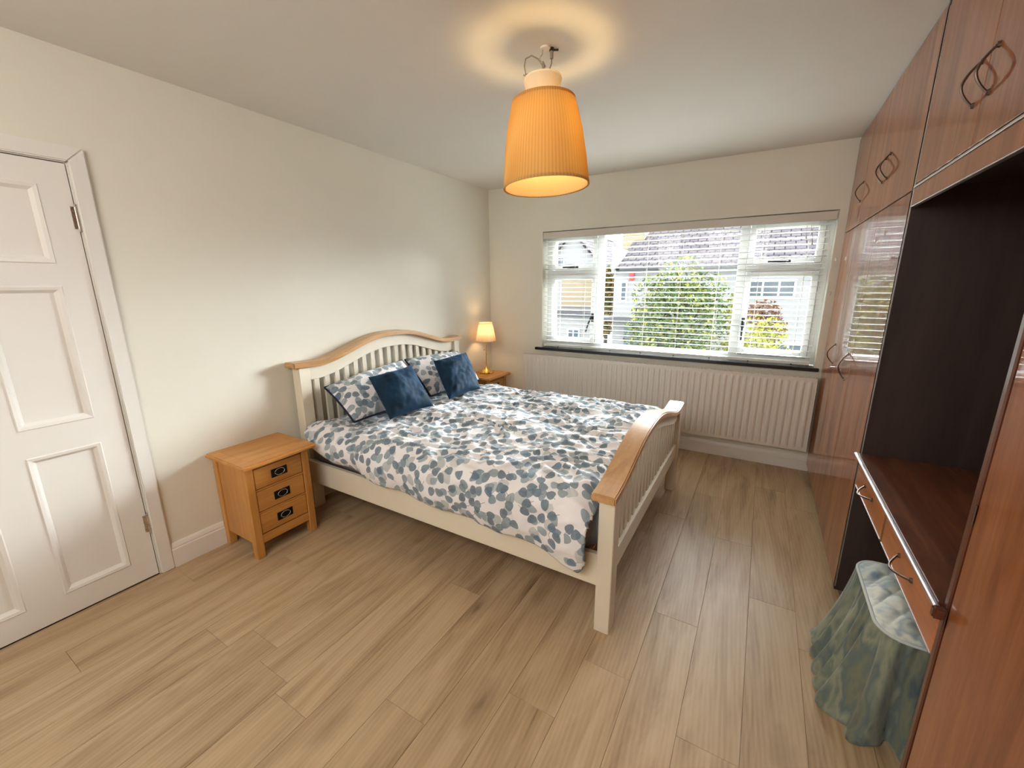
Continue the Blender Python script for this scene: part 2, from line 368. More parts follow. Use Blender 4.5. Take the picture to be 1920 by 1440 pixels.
def smooth_curve(tab, xs):
    """cosine-free cubic (Catmull-Rom) sampling of a table"""
    out = []
    for x in xs:
        i = 0
        while i < len(tab)-2 and x > tab[i+1][0]: i += 1
        p = [tab[max(i-1, 0)], tab[i], tab[i+1], tab[min(i+2, len(tab)-1)]]
        (x1, y1), (x2, y2) = p[1], p[2]; h = x2-x1; t = min(max((x-x1)/h, 0), 1)
        m1 = (p[2][1]-p[0][1])/max(p[2][0]-p[0][0], 1e-6)*h; m2 = (p[3][1]-p[1][1])/max(p[3][0]-p[1][0], 1e-6)*h
        out.append((2*t**3-3*t**2+1)*y1+(t**3-2*t**2+t)*m1+(-2*t**3+3*t**2)*y2+(t**3-t**2)*m2)
    return out

# ================================================================ SETTING
XR, YB, H = 3.62, -4.75, 2.4
WX0, WX1, WZ0, WZ1 = 0.627, 2.938, 0.81, 1.955
DY0, DY1, DZ = -3.945, -3.158, 1.962         # door opening
W = 2.986                                     # wardrobe front plane
floor = build(B(-0.15, XR+0.1, YB, 0.0, -0.08, -0.011), 'floor', 'concrete_path', None, kind='structure')
build(B(-0.15, XR+0.1, YB-0.1, 0.3, H, H+0.12), 'ceiling', 'ceiling_paint', kind='structure')
wl = MB().box(-0.14, 0, DY1, 0.3, 0, H).box(-0.14, 0, YB-0.1, DY0, 0, H).box(-0.14, 0, DY0, DY1, DZ, H).box(-0.22, -0.141, DY0-0.1, DY1+0.1, -0.05, H)  # last box: unseen backing added behind the door to block light leaks
build(wl, 'wall_left', 'wall_paint', kind='structure')
ww = MB().box(0, XR+.1, 0, 0.3, 0, WZ0).box(0, XR+.1, 0, 0.3, WZ1, H).box(0, WX0, 0, 0.3, WZ0, WZ1).box(WX1, XR+.1, 0, 0.3, WZ0, WZ1)
build(ww, 'wall_window', 'wall_paint', kind='structure')
build(B(XR, XR+.12, YB-.1, 0, 0, H), 'wall_right', 'wall_paint', kind='structure')
build(B(0, XR, YB-.1, YB, 0, H), 'wall_back', 'wall_paint', kind='structure')

# floor planks
PW, PL_, X0 = 0.185, 1.29, 2.28
joint = {0: -2.13, 1: -1.36, 2: -1.81, 3: -0.75, -1: -1.24, -4: -3.045, -6: -3.237, -8: -3.119, -2: -2.80, -3: -2.05, -5: -2.45, -7: -1.9}
lib = {}
for kx in range(-13, 8):
    xa, xb = X0+kx*PW, X0+(kx+1)*PW
    xa, xb = max(xa, 0.0), min(xb, XR)
    if xb-xa < 0.02: continue
    j = joint.get(kx, -((kx*0.47) % PL_)-1.0)
    ys = sorted([YB, 0.0]+[j+i*PL_ for i in range(-4, 4) if YB+0.02 < j+i*PL_ < -0.02])
    for ya, yb in zip(ys, ys[1:]):
        ln = round(yb-ya, 3); wd = round(xb-xa, 3); key = (ln, wd)
        g = 0.0004
        if key not in lib:
            mb = B(-wd/2+g, wd/2-g, -ln/2+g, ln/2-g, -0.0105, 0.0)
            lib[key] = build(mb, 'plank', 'plank', None, 0.0006).data
            o = bpy.data.objects['plank' if 'plank' in bpy.data.objects and bpy.data.objects['plank'].data == lib[key] else lib[key].name] if False else [q for q in COL.objects if q.data == lib[key]][0]
            o.parent = floor
        else:
            o = link('plank', lib[key], floor)
        o.location = ((xa+xb)/2, (ya+yb)/2, 0)

# skirting boards
def skirting(name, a, b, d, h=0.125):
    """profile board from a to b (xy), d = inward normal"""
    prof = [(0, 0), (0.016, 0), (0.016, h-0.035), (0.013, h-0.030), (0.013, h-0.022), (0.008, h-0.008), (0.004, h), (0, h)]
    mb = MB(); n = len(prof); vs = []
    for p in (a, b): vs += [(p[0]+d[0]*t, p[1]+d[1]*t, z) for t, z in prof]
    mb.add(vs, [tuple(range(n)), tuple(reversed(range(n, 2*n)))]+[(i, (i+1) % n, n+(i+1) % n, n+i) for i in range(n)])
    return build(mb, name, 'gloss_white', kind='structure')
skirting('baseboard_left', (0, -3.098), (0, 0), (1, 0), 0.135)
skirting('baseboard_window', (0.0, 0), (3.0, 0), (0, -1), 0.12)

# door and its frame
def ringbox(mb, x0, x1, y0, y1, z0, z1, t, axis='X', bottom=True):
    pass
tr = MB()
aw = 0.060
def arch(mb, ya, yb, za, zb):
    mb.box(0, 0.020, ya, yb, za, zb)
tr.prism([(DY1, 0), (DY1+aw, 0), (DY1+aw, DZ+aw), (DY1, DZ)], 'X', 0.0, 0.020)
tr.prism([(DY0-aw, 0), (DY0, 0), (DY0, DZ), (DY0-aw, DZ+aw)], 'X', 0.0, 0.020)
tr.prism([(DY0, DZ), (DY1, DZ), (DY1+aw, DZ+aw), (DY0-aw, DZ+aw)], 'X', 0.0, 0.020)
tr1 = build(tr, 'trim_1', 'gloss_white', None, 0.005, 2, kind='structure')
fr_ = MB().box(-0.14, 0.0, DY1-0.004, DY1, 0, DZ).box(-0.14, 0, DY0, DY0+0.004, 0, DZ).box(-0.14, 0, DY0, DY1, DZ-0.004, DZ)
build(fr_, 'trim_2', 'gloss_white', kind='structure')
door = thing('door_1', None, None, (-0.02, DY1, 0)); door['kind'] = 'structure'
LY0, LY1 = DY0+0.007, DY1-0.008
cols = [(LY1-0.094-0.235, LY1-0.094), (LY0+0.094, LY0+0.094+0.235)]
rows = [(0.115, 0.765), (0.882, 1.462), (1.552, 1.862)]
lf = MB(); core0, core1, face = -0.036, -0.012, 0.004
lf.box(core0, core1, LY0, LY1, 0.008, DZ-0.009)
ysb = [LY0, cols[1][0], cols[1][1], cols[0][0], cols[0][1], LY1]
for a_, b_ in ((0, 1), (2, 3), (4, 5)): lf.box(core1-0.001, face, ysb[a_], ysb[b_], 0.008, DZ-0.009)
for ya, yb in cols:
    zs_ = [0.008, rows[0][0], rows[0][1], rows[1][0], rows[1][1], rows[2][0], rows[2][1], DZ-0.009]
    for a_ in (0, 2, 4, 6): lf.box(core1-0.001, face, ya, yb, zs_[a_], zs_[a_+1])
build(lf, 'door_leaf', 'door_white', door, 0.0)
for ya, yb in cols:
    for za, zb in rows:
        mo = MB()
        # moulding: sloped band round the recess then a flat panel
        def rr(d, x): return [(x, ya+d, za+d), (x, yb-d, za+d), (x, yb-d, zb-d), (x, ya+d, zb-d)]
        rings = rr(0, face)+rr(0.004, face+0.004)+rr(0.016, face+0.001)+rr(0.028, -0.010)
        fs = []
        for i in range(3):
            for j in range(4): fs.append((i*4+j, i*4+(j+1) % 4, i*4+4+(j+1) % 4, i*4+4+j))
        fs.append((12, 13, 14, 15)); mo.add(rings, fs)
        build(mo, 'door_panel', 'door_white', door, 0.0)
for zc in (1.742, 0.296):
    hg = MB().tube([(0.009, DY1-0.004, zc-0.05), (0.009, DY1-0.004, zc+0.05)], 0.0055, 10)
    hg.box(0.002, 0.006, DY1-0.022, DY1-0.004, zc-0.045, zc+0.045)
    for q in (-0.052, 0.052): hg.tube([(0.009, DY1-0.004, zc+q-0.003), (0.009, DY1-0.004, zc+q+0.003)], 0.0065, 10)
    build(hg, 'hinge', 'steel', door, 0.0008, label='steel butt hinge')
dh = MB().tube([(0.004, DY0+0.06, 1.0), (0.05, DY0+0.06, 1.0)], 0.01, 10).tube([(0.05, DY0+0.06, 1.0), (0.05, DY0+0.17, 1.0)], 0.008, 10).box(0.004, 0.009, DY0+0.04, DY0+0.08, 0.92, 1.08)
build(dh, 'handle', 'steel', door, 0.001)

# window
win = thing('window_1', None, None, (1.78, 0.13, WZ0)); win['kind'] = 'structure'
FY0, FY1 = 0.115, 0.175
def frame_ring(x0, x1, z0, z1, t, y0, y1, tb=None, tt=None):
    tb = tb or t; tt = tt or t
    mb = MB().box(x0, x0+t, y0, y1, z0, z1).box(x1-t, x1, y0, y1, z0, z1).box(x0+t, x1-t, y0, y1, z0, z0+tb).box(x0+t, x1-t, y0, y1, z1-tt, z1)
    return mb
build(frame_ring(WX0, WX1, WZ0+0.02, WZ1, 0.05, FY0, FY1), 'window_frame', 'upvc_white', win, 0.003)
MXL, MXR, TZ = (1.150, 1.215), (2.335, 2.400), (1.545, 1.595)
for a_, b_ in (MXL, MXR): part('mullion', 'upvc_white', win, a_, b_, FY0, FY1, WZ0+0.07, WZ1-0.05, bevel=0.003)
for (a_, b_) in ((WX0+0.05, MXL[0]), (MXR[1], WX1-0.05)): part('transom', 'upvc_white', win, a_, b_, FY0, FY1, TZ[0], TZ[1], bevel=0.003)
sashes = [(WX0+0.052, MXL[0]-0.002, WZ0+0.072, TZ[0]-0.002), (WX0+0.052, MXL[0]-0.002, TZ[1]+0.002, WZ1-0.052),
          (MXR[1]+0.002, WX1-0.052, WZ0+0.072, TZ[0]-0.002), (MXR[1]+0.002, WX1-0.052, TZ[1]+0.002, WZ1-0.052)]
for i, (a_, b_, c_, d_) in enumerate(sashes):
    sh = build(frame_ring(a_, b_, c_, d_, 0.042, 0.10, 0.16), 'sash', 'upvc_white', win, 0.004)
    pn = build(B(a_+0.04, b_-0.04, 0.128, 0.132, c_+0.04, d_-0.04), 'pane', 'glass', sh)
    hb = MB()
    if i == 0 or i == 2:
        hx = b_-0.021 if i == 0 else a_+0.021; hz = 1.13
        hb.box(hx-0.012, hx+0.012, 0.092, 0.101, hz-0.03, hz+0.05)
        dx = -0.055 if i == 0 else 0.0
        hb.tube([(hx, 0.09, hz+0.03), (hx, 0.07, hz+0.02), (hx+dx*0.5, 0.068, hz-0.04), (hx+dx, 0.070, hz-0.13)], [0.011, 0.010, 0.008, 0.007], 8)
    else:
        hx = (a_+b_)/2; hz = c_+0.02
        hb.box(hx-0.03, hx+0.05, 0.092, 0.101, hz-0.012, hz+0.012)
        hb.tube([(hx+0.03, 0.09, hz), (hx+0.02, 0.07, hz), (hx-0.05, 0.068, hz+0.002), (hx-0.10, 0.070, hz+0.003)], [0.011, 0.010, 0.008, 0.007], 8)
    build(hb, 'window_handle', 'black_plastic', sh, 0.001, label='black window handle')
build(B(MXL[1]-0.005, MXR[0]+0.005, 0.140, 0.144, WZ0+0.065, WZ1-0.045), 'pane', 'glass', win)
sl = MB().box(0.563, 2.966, -0.035, 0.0, 0.803, 0.829).box(WX0+0.002, WX1-0.002, -0.001, 0.115, 0.808, 0.829)
build(sl, 'window_sill', 'sill_stone', win, 0.003, 2, label='dark polished stone sill')

# ================================================================ OUTSIDE
build(B(-40, 40, 0.4, 60, -2.95, -2.8), 'ground', 'asphalt', kind='structure')
build(B(-40, 40, 11.5, 13.2, -2.8, -2.70), 'pavement', 'concrete_path', kind='structure')
lawn = build(B(-2.2, 2.6, 8.2, 11.45, -2.8, -2.66), 'lawn', 'lawn_green', kind='stuff'); tag(lawn, 'strip of bright green lawn below the bushy tree outside', 'lawn')
lawn2 = build(B(-1.0, 6.0, 5.6, 8.0, -2.8, -2.6), 'lawn', 'lawn_green', kind='stuff'); tag(lawn2, 'green garden lawn under the yellow shrub outside', 'lawn')

def gable_roof(mb_parent, x0, x1, y0, y1, ze, zr, th=0.12, over=0.3, ridge='X', name='roof'):
    """ridge along X; slopes face -y and +y; uv laid out in metres"""
    me = bpy.data.meshes.new(name); ym = (y0+y1)/2
    if ridge == 'X':
        a = [(x0-over, y0-over, ze), (x1+over, y0-over, ze), (x1+over, ym, zr), (x0-over, ym, zr)]
        b = [(x1+over, y1+over, ze), (x0-over, y1+over, ze), (x0-over, ym, zr), (x1+over, ym, zr)]
    else:
        xm = (x0+x1)/2
        a = [(x0-over, y1+over, ze), (x0-over, y0-over, ze), (xm, y0-over, zr), (xm, y1+over, zr)]
        b = [(x1+over, y0-over, ze), (x1+over, y1+over, ze), (xm, y1+over, zr), (xm, y0-over, zr)]
    base = ORG[mb_parent.name]; vs = []; fs = []; uvs = []
    for q in (a, b):
        P = [Vector(p) for p in q]; n = (P[1]-P[0]).cross(P[3]-P[0]).normalized()
        if n.z < 0: n = -n
        i = len(vs); vs += [p-base for p in P]+[p-base-n*th for p in P]
        for f in ((0, 1, 2, 3), (7, 6, 5, 4), (0, 4, 5, 1), (1, 5, 6, 2), (2, 6, 7, 3), (3, 7, 4, 0)):
            fs.append(tuple(i+t for t in f))
            L = (P[1]-P[0]).length; Hh = (P[3]-P[0]).length
            uvm = {0: (0, 0), 1: (L, 0), 2: (L, Hh), 3: (0, Hh), 4: (0, 0), 5: (L, 0), 6: (L, Hh), 7: (0, Hh)}
            uvs += [uvm[t] for t in f]
    me.from_pydata([tuple(v) for v in vs], [], fs); ul = me.uv_layers.new(name='UVMap')
    for i, u_ in enumerate(uvs): ul.data[i].uv = u_
    me.materials.append(M['roof_tile']); o = link(name, me, mb_parent); ORG[o.name] = base; return o
def house_window(h, x0, x1, y, z0, z1, panes=2, face=-1):
    t = 0.06
    mb = frame_ring(x0, x1, z0, z1, t, y-0.05, y+0.02)
    for i in range(1, panes):
        xc = lerp(x0, x1, i/panes); mb.box(xc-t/2, xc+t/2, y-0.05, y+0.02, z0+t, z1-t)
    wo = build(mb, 'window', 'upvc_white', h)
    for i in range(panes):
        build(B(lerp(x0, x1, i/panes)+t/2, lerp(x0, x1, (i+1)/panes)-t/2, y-0.015, y+0.02, z0+t/2, z1-t/2), 'pane', 'far_glass', wo)
    return wo
G = -2.8
h1 = thing('house', 'white rendered house with a long grey tiled roof across the street', 'house', (1.0, 14, G))
build(MB().box(-3.0, 9.5, 14, 21, G, 2.12).prism([(14, 2.12), (21, 2.12), (17.5, 3.62)], 'X', -3.0, 9.5), 'wall', 'render_white', h1)
gable_roof(h1, -2.7, 9.5, 14, 21, 2.12, 3.85, over=0.25)
part('gable_parapet', 'render_white', h1, -3.12, -2.86, 13.9, 21.1, 1.9, 2.9, bevel=0.02)
part('chimney', 'render_cream', h1, -3.5, -2.5, 16.6, 17.5, 2.8, 4.0, bevel=0.02)
part('gutter', 'dark_metal', h1, -2.7, 9.5, 13.62, 13.74, 2.02, 2.12)
house_window(h1, -2.72, -2.42, 14, 0.75, 1.62, 1); house_window(h1, 1.95, 3.45, 14, 0.95, 1.6, 3); house_window(h1, -1.2, 0.2, 14, 0.95, 1.7, 2)
house_window(h1, -0.6, 0.8, 14, -1.9, -0.7, 2); house_window(h1, 2.9, 4.6, 14, -1.9, -0.6, 3)
part('alarm_box', 'alarm_red', h1, -2.36, -2.16, 13.92, 14.0, 1.62, 1.92, bevel=0.02, label='red alarm box')
part('porch_roof', 'dark_metal', h1, -3.3, 0.8, 12.9, 14.0, 0.02, 0.14)
gd = part('garage_door', 'garage_grey', h1, -2.45, -0.9, 13.93, 14.0, G, -0.35)
for i in range(1, 4): build(B(-2.3, -1.05, 13.90, 13.94, -0.9-i*0.01, -0.5), 'pane', 'far_glass', gd) if i == 1 else None
h2 = thing('house', 'cream gabled house with dark roof beyond the left casement', 'house', (-7, 19, G))
build(MB().box(-8.9, -5.1, 19, 26, G, 2.2).prism([(-8.9, 2.2), (-5.1, 2.2), (-7.0, 4.3)], 'Y', 19, 26), 'wall', 'render_white', h2)
gable_roof(h2, -8.9, -5.1, 19, 26, 2.15, 4.4, ridge='Y', over=0.25)
build(B(-7.6, -5.6, 18.93, 19.0, 0.2, 1.75), 'brick_panel', 'render_cream', h2, label='yellow brick facing')
for zc in (0.45, 0.85, 1.25): house_window(h2, -8.5, -8.15, 18.98, zc, zc+0.32, 1)
house_window(h2, -8.3, -7.5, 18.98, 2.35, 3.0, 2)
build(MB().box(-9.5, -4.6, 17.6, 18.9, G, -0.2), 'extension', 'render_white', h2)
house_window(h2, -6.6, -5.9, 17.58, -1.9, -0.9, 2); house_window(h2, -5.2, -4.6, 17.58, -1.7, -0.8, 2); 
part('roof_edge', 'dark_metal', h2, -9.6, -4.5, 17.4, 18.95, -0.2, 0.0)
h3 = thing('house', 'pale terraced house with slate roof at the far left of the street', 'house', (-15, 24, G))
build(MB().box(-20, -10.5, 24, 30, G, 2.6).prism([(24, 2.6), (30, 2.6), (27, 4.4)], 'X', -20, -10.5), 'wall', 'render_white', h3)
gable_roof(h3, -20, -10.5, 24, 30, 2.55, 4.6)
house_window(h3, -13.0, -11.6, 24, 0.4, 1.6, 2)
gw = thing('garden_wall', 'low white garden wall along the driveway outside', 'wall', (-4.5, 12.6, G))
part('wall_body', 'render_white', gw, -9.0, -3.2, 12.4, 12.6, G, -1.95); part('coping', 'concrete_path', gw, -9.05, -3.15, 12.35, 12.65, -1.95, -1.87)

def leaf_mesh(name, n, fn, size, seed):
    rnd_ = random.Random(seed); vs = []; fs = []
    for i in range(n):
        c = fn(rnd_); s_ = size*rnd_.uniform(0.6, 1.3)
        a = Vector((rnd_.gauss(0, 1), rnd_.gauss(0, 1), rnd_.gauss(0, 1))).normalized(); b = a.orthogonal().normalized()
        b = (b*math.cos(i)+a.cross(b)*math.sin(i)); cc = a.cross(b)
        j = len(vs); vs += [c+b*s_, c+cc*s_*0.5, c-b*s_, c-cc*s_*0.5]; fs.append((j, j+1, j+2, j+3))
    return vs, fs
def tree(name, label, cat, x, y, blobs, leafm, n, size, trunk_r=0.12, seed=1, G=-2.8):
    t = thing(name, label, cat, (x, y, G))
    tb = MB(); top = max(b[2] for b in blobs)
    tb.tube([(x, y, G), (x+0.05, y, (G+top)/2), (x, y+0.05, top)], [trunk_r, trunk_r*0.8, trunk_r*0.3], 8)
    for b in blobs[1:]: tb.tube([(x, y, (G+b[2])/2), (b[0], b[1], b[2])], [trunk_r*0.5, trunk_r*0.15], 6)
    build(tb, 'trunk', 'bark', t, smooth=True)
    vol = sum(b[3]**3 for b in blobs)
    for bi, (groupm, share_) in enumerate(leafm):
        def fn(r_):
            q = r_.random()*vol
            for b in blobs:
                q -= b[3]**3
                if q <= 0: break
            d = Vector((r_.gauss(0, 1), r_.gauss(0, 1), r_.gauss(0, 1))).normalized()*(r_.random()**0.4)
            return Vector((b[0]+d.x*b[3], b[1]+d.y*b[3], b[2]+d.z*b[4]))-Vector((x, y, G))
        vs, fs = leaf_mesh('foliage', int(n*share_), fn, size, seed+bi)
        me = bpy.data.meshes.new('foliage'); me.from_pydata([tuple(v) for v in vs], [], fs); me.materials.append(M[groupm])
        o = link('foliage', me, t); o['kind'] = 'stuff'; ORG[o.name] = ORG[t.name]
    return t
tree('bushy_tree', 'large bushy green tree filling the middle pane', 'tree', 0.45, 9.5,
     [(0.45, 9.5, 0.2, 1.35, 1.4), (-0.3, 9.6, 1.0, 0.75, 0.8), (1.05, 9.5, 1.05, 0.75, 0.8), (0.4, 9.4, 1.45, 0.75, 0.85), (-0.3, 9.5, 0.0, 0.9, 1.0), (0.2, 9.5, -1.2, 1.0, 1.0)],
     [('leaf_green', 0.8), ('leaf_yellow', 0.2)], 9000, 0.07, seed=3, G=-2.655)
tree('garden_shrub', 'yellow-green garden shrub behind the right casement', 'shrub', 2.85, 7.0,
     [(2.75, 7.0, 0.1, 0.42, 0.65), (2.45, 7.0, 0.35, 0.28, 0.45), (2.95, 7.1, -1.0, 0.75, 0.8), (2.45, 7.1, -0.7, 0.4, 0.8)], [('leaf_yellow', 1.0)], 4500, 0.05, 0.05, 11, G=-2.595)
tree('red_maple', 'small red-leaved maple behind the yellow shrub', 'tree', 2.6, 8.6, [(2.55, 8.6, 0.72, 0.42, 0.34), (2.75, 8.7, 0.35, 0.4, 0.4)], [('leaf_red', 1.0)], 1600, 0.05, 0.05, 21, G=-2.655)
tree('golden_tree', 'golden brown tree between the two houses', 'tree', -4.05, 16.3, [(-4.05, 16.3, 1.3, 0.42, 1.0), (-4.05, 16.3, -0.1, 0.4, 1.0)], [('leaf_gold', 0.75), ('leaf_green', 0.25)], 2500, 0.12, 0.1, 31)
tree('yellow_hedge_tree', 'slim yellow-green tree right of the bushy tree', 'tree', 1.9, 11.3, [(1.85, 11.3, 0.5, 0.35, 0.8), (1.95, 11.3, -0.8, 0.45, 0.9)], [('leaf_yellow', 1.0)], 1800, 0.06, 0.05, 41, G=-2.655)

# ================================================================ BLIND
bl = thing('venetian_blind', 'white venetian blind lowered over the window with slats open', 'blind', (1.78, 0.035, WZ1))
part('valance', 'valance_cream', bl, WX0+0.006, WX1-0.008, -0.002, 0.014, 1.888, 1.947, bevel=0.003)
part('headrail', 'slat_white', bl, WX0+0.012, WX1-0.014, 0.018, 0.066, 1.895, 1.944)
BX0, BX1 = WX0+0.012, WX1-0.030
sp_ = MB(); sw = 0.025
pr = [(-sw, -0.0005), (-sw*0.5, 0.0022), (0, 0.003), (sw*0.5, 0.0022), (sw, -0.0005), (sw, -0.003), (0, 0.0004), (-sw, -0.003)]
ang = math.radians(-4)
pr = [(0.042+p*math.cos(ang)-q*math.sin(ang), 1.868+p*math.sin(ang)+q*math.cos(ang)) for p, q in pr]
sp_.prism(pr, 'X', BX0, BX1)
sl0 = build(sp_, 'slat', 'slat_white', bl)
for i in range(1, 23): share(sl0, 'slat', (0, 0, -0.0440*i))
part('bottom_rail', 'slat_white', bl, BX0, BX1, 0.018, 0.066, 0.842, 0.862, bevel=0.003, seg=2)
for x in (0.80, 1.056, 1.341, 1.627, 1.916, 2.204, 2.494, 2.788):
    lc = MB()
    for y in (0.016, 0.068): lc.tube([(x, y, 1.895), (x, y, 0.845)], 0.0009, 5)
    lc.tube([(x+0.004, 0.042, 1.895), (x+0.004, 0.042, 0.845)], 0.0009, 5)
    cd = build(lc, 'ladder_cord', 'cord_white', bl)
    build(MB().tube([(x, 0.020, 0.836), (x, 0.020, 0.845)], 0.006, 8), 'plug', 'black_plastic', cd)
pc = MB()
for x, z in ((2.76, 1.80), (2.80, 1.76)):
    pc.tube([(x, 0.004, 1.888), (x+0.003, 0.003, z)], 0.0012, 5)
c0 = build(pc, 'pull_cord', 'cord_white', bl)
for x, z in ((2.763, 1.80), (2.803, 1.76)): build(MB().tube([(x, 0.003, z), (x+0.004, 0.002, z-0.035)], [0.003, 0.006], 8), 'tassel', 'valance_cream', c0)
lp = build(MB().tube([(2.893, 0.004, 1.86), (2.915, 0.0, 1.7), (2.925, -0.001, 1.45), (2.91, 0.0, 1.1), (2.90, 0.002, 0.88)], 0.0012, 5), 'pull_cord', 'cord_white', bl)
for z in (1.62, 1.38): tag(build(MB().box(2.953, 2.965, -0.008, 0, z-0.012, z+0.012), 'cord_cleat', 'steel', None, 0.002),
                       'tiny metal cord cleat on the wall beside the window, %s' % ('upper one' if z > 1.5 else 'lower one'), 'cleat', 'cord cleats beside the blind')

# ================================================================ RADIATOR
rd = thing('radiator', 'long white panel radiator with vertical ribs under the window', 'radiator', (1.7, -0.08, 0.17))
rx0, rx1, rz0, rz1 = 0.450, 2.962, 0.185, 0.755
nr = 52; xs = []; dp = []
pit = (rx1-rx0-0.03)/nr
xs.append(rx0); dp.append(0)
for i in range(nr):
    a_ = rx0+0.015+i*pit
    for t_, d_ in ((0.10, 0), (0.28, 1), (0.62, 1), (0.80, 0)): xs.append(a_+t_*pit); dp.append(d_)
xs.append(rx1); dp.append(0)
zr_ = [(rz0, 0), (rz0+0.025, 0), (rz0+0.045, 1), (rz1-0.045, 1), (rz1-0.025, 0), (rz1, 0)]
mb = MB(); nx = len(xs)
for z, kf in zr_:
    for x, d_ in zip(xs, dp): mb.v.append((x, -0.095-0.011*d_*kf, z))
for r_ in range(len(zr_)-1):
    for i in range(nx-1): mb.f.append((r_*nx+i, r_*nx+i+1, (r_+1)*nx+i+1, (r_+1)*nx+i))
build(mb, 'front_panel', 'radiator_white', rd, smooth='auto')
part('back_panel', 'radiator_white', rd, rx0+.01, rx1-.01, -0.045, -0.035, rz0, rz1-.01)
gr = MB().box(rx0, rx1, -0.097, -0.090, rz1-0.012, rz1+0.008).box(rx0, rx1, -0.040, -0.033, rz1-0.012, rz1+0.008)
for i in range(110): xx = rx0+i*(rx1-rx0-0.006)/109; gr.box(xx, xx+0.006, -0.092, -0.038, rz1, rz1+0.006)
build(gr, 'top_grille', 'radiator_white', rd)
for a_ in (rx0-0.002, rx1-0.001): part('side_panel', 'radiator_white', rd, a_, a_+0.003, -0.097, -0.033, rz0, rz1+0.008, bevel=0.0005)
build(MB().tube([(rx0-0.02, -0.065, 0), (rx0-0.02, -0.065, 0.19), (rx0-0.012, -0.065, 0.205), (rx0+0.01, -0.065, 0.205)], 0.0075, 8), 'tail_pipe', 'radiator_white', rd, smooth=True)
build(MB().tube([(rx0-0.02, -0.065, 0.19), (rx0-0.02, -0.065, 0.27)], [0.014, 0.02], 12), 'valve', 'radiator_white', rd)
for x in (0.8, 1.7, 2.6): part('wall_bracket', 'radiator_white', rd, x-0.02, x+0.02, -0.036, -0.002, 0.3, 0.6)

# ================================================================ BED
bed = thing('double_bed', 'cream painted double bed with curved oak-capped head and foot boards', 'bed', (1.1, -1.54, 0))
HY0, HY1 = -2.335, -0.715
htab = [(0.0, 1.116), (0.12, 1.111), (0.25, 1.088), (0.40, 1.043), (0.55, 1.0), (0.65, 0.985), (0.74, 0.987), (0.83, 0.993)]
hc = (HY0+HY1)/2
def hz(y): return smooth_curve(htab, [min(abs(y-hc), 0.83)])[0]
NS = 48
ys = [lerp(HY0-0.035, HY1+0.035, i/NS) for i in range(NS+1)]
cap = MB().strip([(y, hz(y)-0.034) for y in ys], [(y, hz(y)) for y in ys], 'X', 0.015, 0.125)
build(cap, 'headboard_cap', 'oak_cap', bed, 0.006, 2, angle=0.9, label='curved oak cap rail of the headboard')
ys2 = [lerp(HY0+0.07, HY1-0.07, i/NS) for i in range(NS+1)]
build(MB().strip([(y, hz(y)-0.034-0.085) for y in ys2], [(y, hz(y)-0.033) for y in ys2], 'X', 0.055, 0.090), 'headboard_rail', 'cream_lacquer', bed, 0.002, angle=0.9)
for ya, yb in ((HY0, HY0+0.075), (HY1-0.075, HY1)):
    part('leg', 'cream_lacquer', bed, 0.04, 0.112, ya, yb, 0, hz((ya+yb)/2)-0.035, bevel=0.003)
part('headboard_rail', 'cream_lacquer', bed, 0.055, 0.09, HY0+0.075, HY1-0.075, 0.30, 0.42)
n_s = 18; gap = (HY1-HY0-0.15)/(n_s+0.5)
for i in range(n_s):
    yc = HY0+0.075+gap*(i+0.75)
    part('slat', 'cream_lacquer', bed, 0.063, 0.081, yc-0.019, yc+0.019, 0.415, hz(yc)-0.115, bevel=0.0015)
FY_0, FY_1 = -2.37, -0.81
ftab = [(-2.395, .650), (-2.27, .664), (-2.15, .694), (-2.0, .736), (-1.85, .763), (-1.7, .772), (-1.55, .763), (-1.4, .735), (-1.25, .696), (-1.08, .652), (-.95, .634), (-.785, .646)]
def fz(y): return smooth_curve(ftab, [min(max(y, -2.395), -0.785)])[0]
ys = [lerp(FY_0-0.022, FY_1+0.022, i/NS) for i in range(NS+1)]
build(MB().strip([(y, fz(y)-0.034) for y in ys], [(y, fz(y)) for y in ys], 'X', 2.050, 2.150), 'footboard_cap', 'oak_cap', bed, 0.006, 2, angle=0.9, label='curved oak cap rail of the footboard')
ys2 = [lerp(FY_0+0.07, FY_1-0.07, i/NS) for i in range(NS+1)]
build(MB().strip([(y, fz(y)-0.034-0.06) for y in ys2], [(y, fz(y)-0.033) for y in ys2], 'X', 2.095, 2.128), 'footboard_rail', 'cream_lacquer', bed, 0.002, angle=0.9)
for ya, yb in ((FY_0, FY_0+0.078), (FY_1-0.078, FY_1)):
    part('leg', 'cream_lacquer', bed, 2.078, 2.144, ya, yb, 0, fz((ya+yb)/2)-0.035, bevel=0.003)
part('footboard_rail', 'cream_lacquer', bed, 2.095, 2.134, FY_0+0.078, FY_1-0.078, 0.262, 0.355)
n_s = 19; gap = (FY_1-FY_0-0.156)/(n_s+0.5)
for i in range(n_s):
    yc = FY_0+0.078+gap*(i+0.75)
    part('slat', 'cream_lacquer', bed, 2.104, 2.120, yc-0.018, yc+0.018, 0.350, fz(yc)-0.09, bevel=0.0015)
for ya, yb in ((FY_0+0.012, FY_0+0.038), (FY_1-0.038, FY_1-0.012)):
    part('side_rail', 'cream_lacquer', bed, 0.112, 2.078, ya, yb, 0.212, 0.360, bevel=0.002)
for i in range(12):
    x = 0.2+i*0.16
    part('base_slat', 'oak_x', bed, x, x+0.07, FY_0+0.04, FY_1-0.04, 0.318, 0.330, bevel=0.001)
build(MB().box(0.115, 2.070, -1.62, -1.56, 0.25, 0.317), 'centre_beam', 'cream_lacquer', bed)
mt = build(B(0.118, 2.050, FY_0+0.045, FY_1-0.045, 0.331, 0.540), 'mattress', 'grey_mattress', None, 0.03, 3, smooth=True, loc=(1.1, -1.6, 0.331))
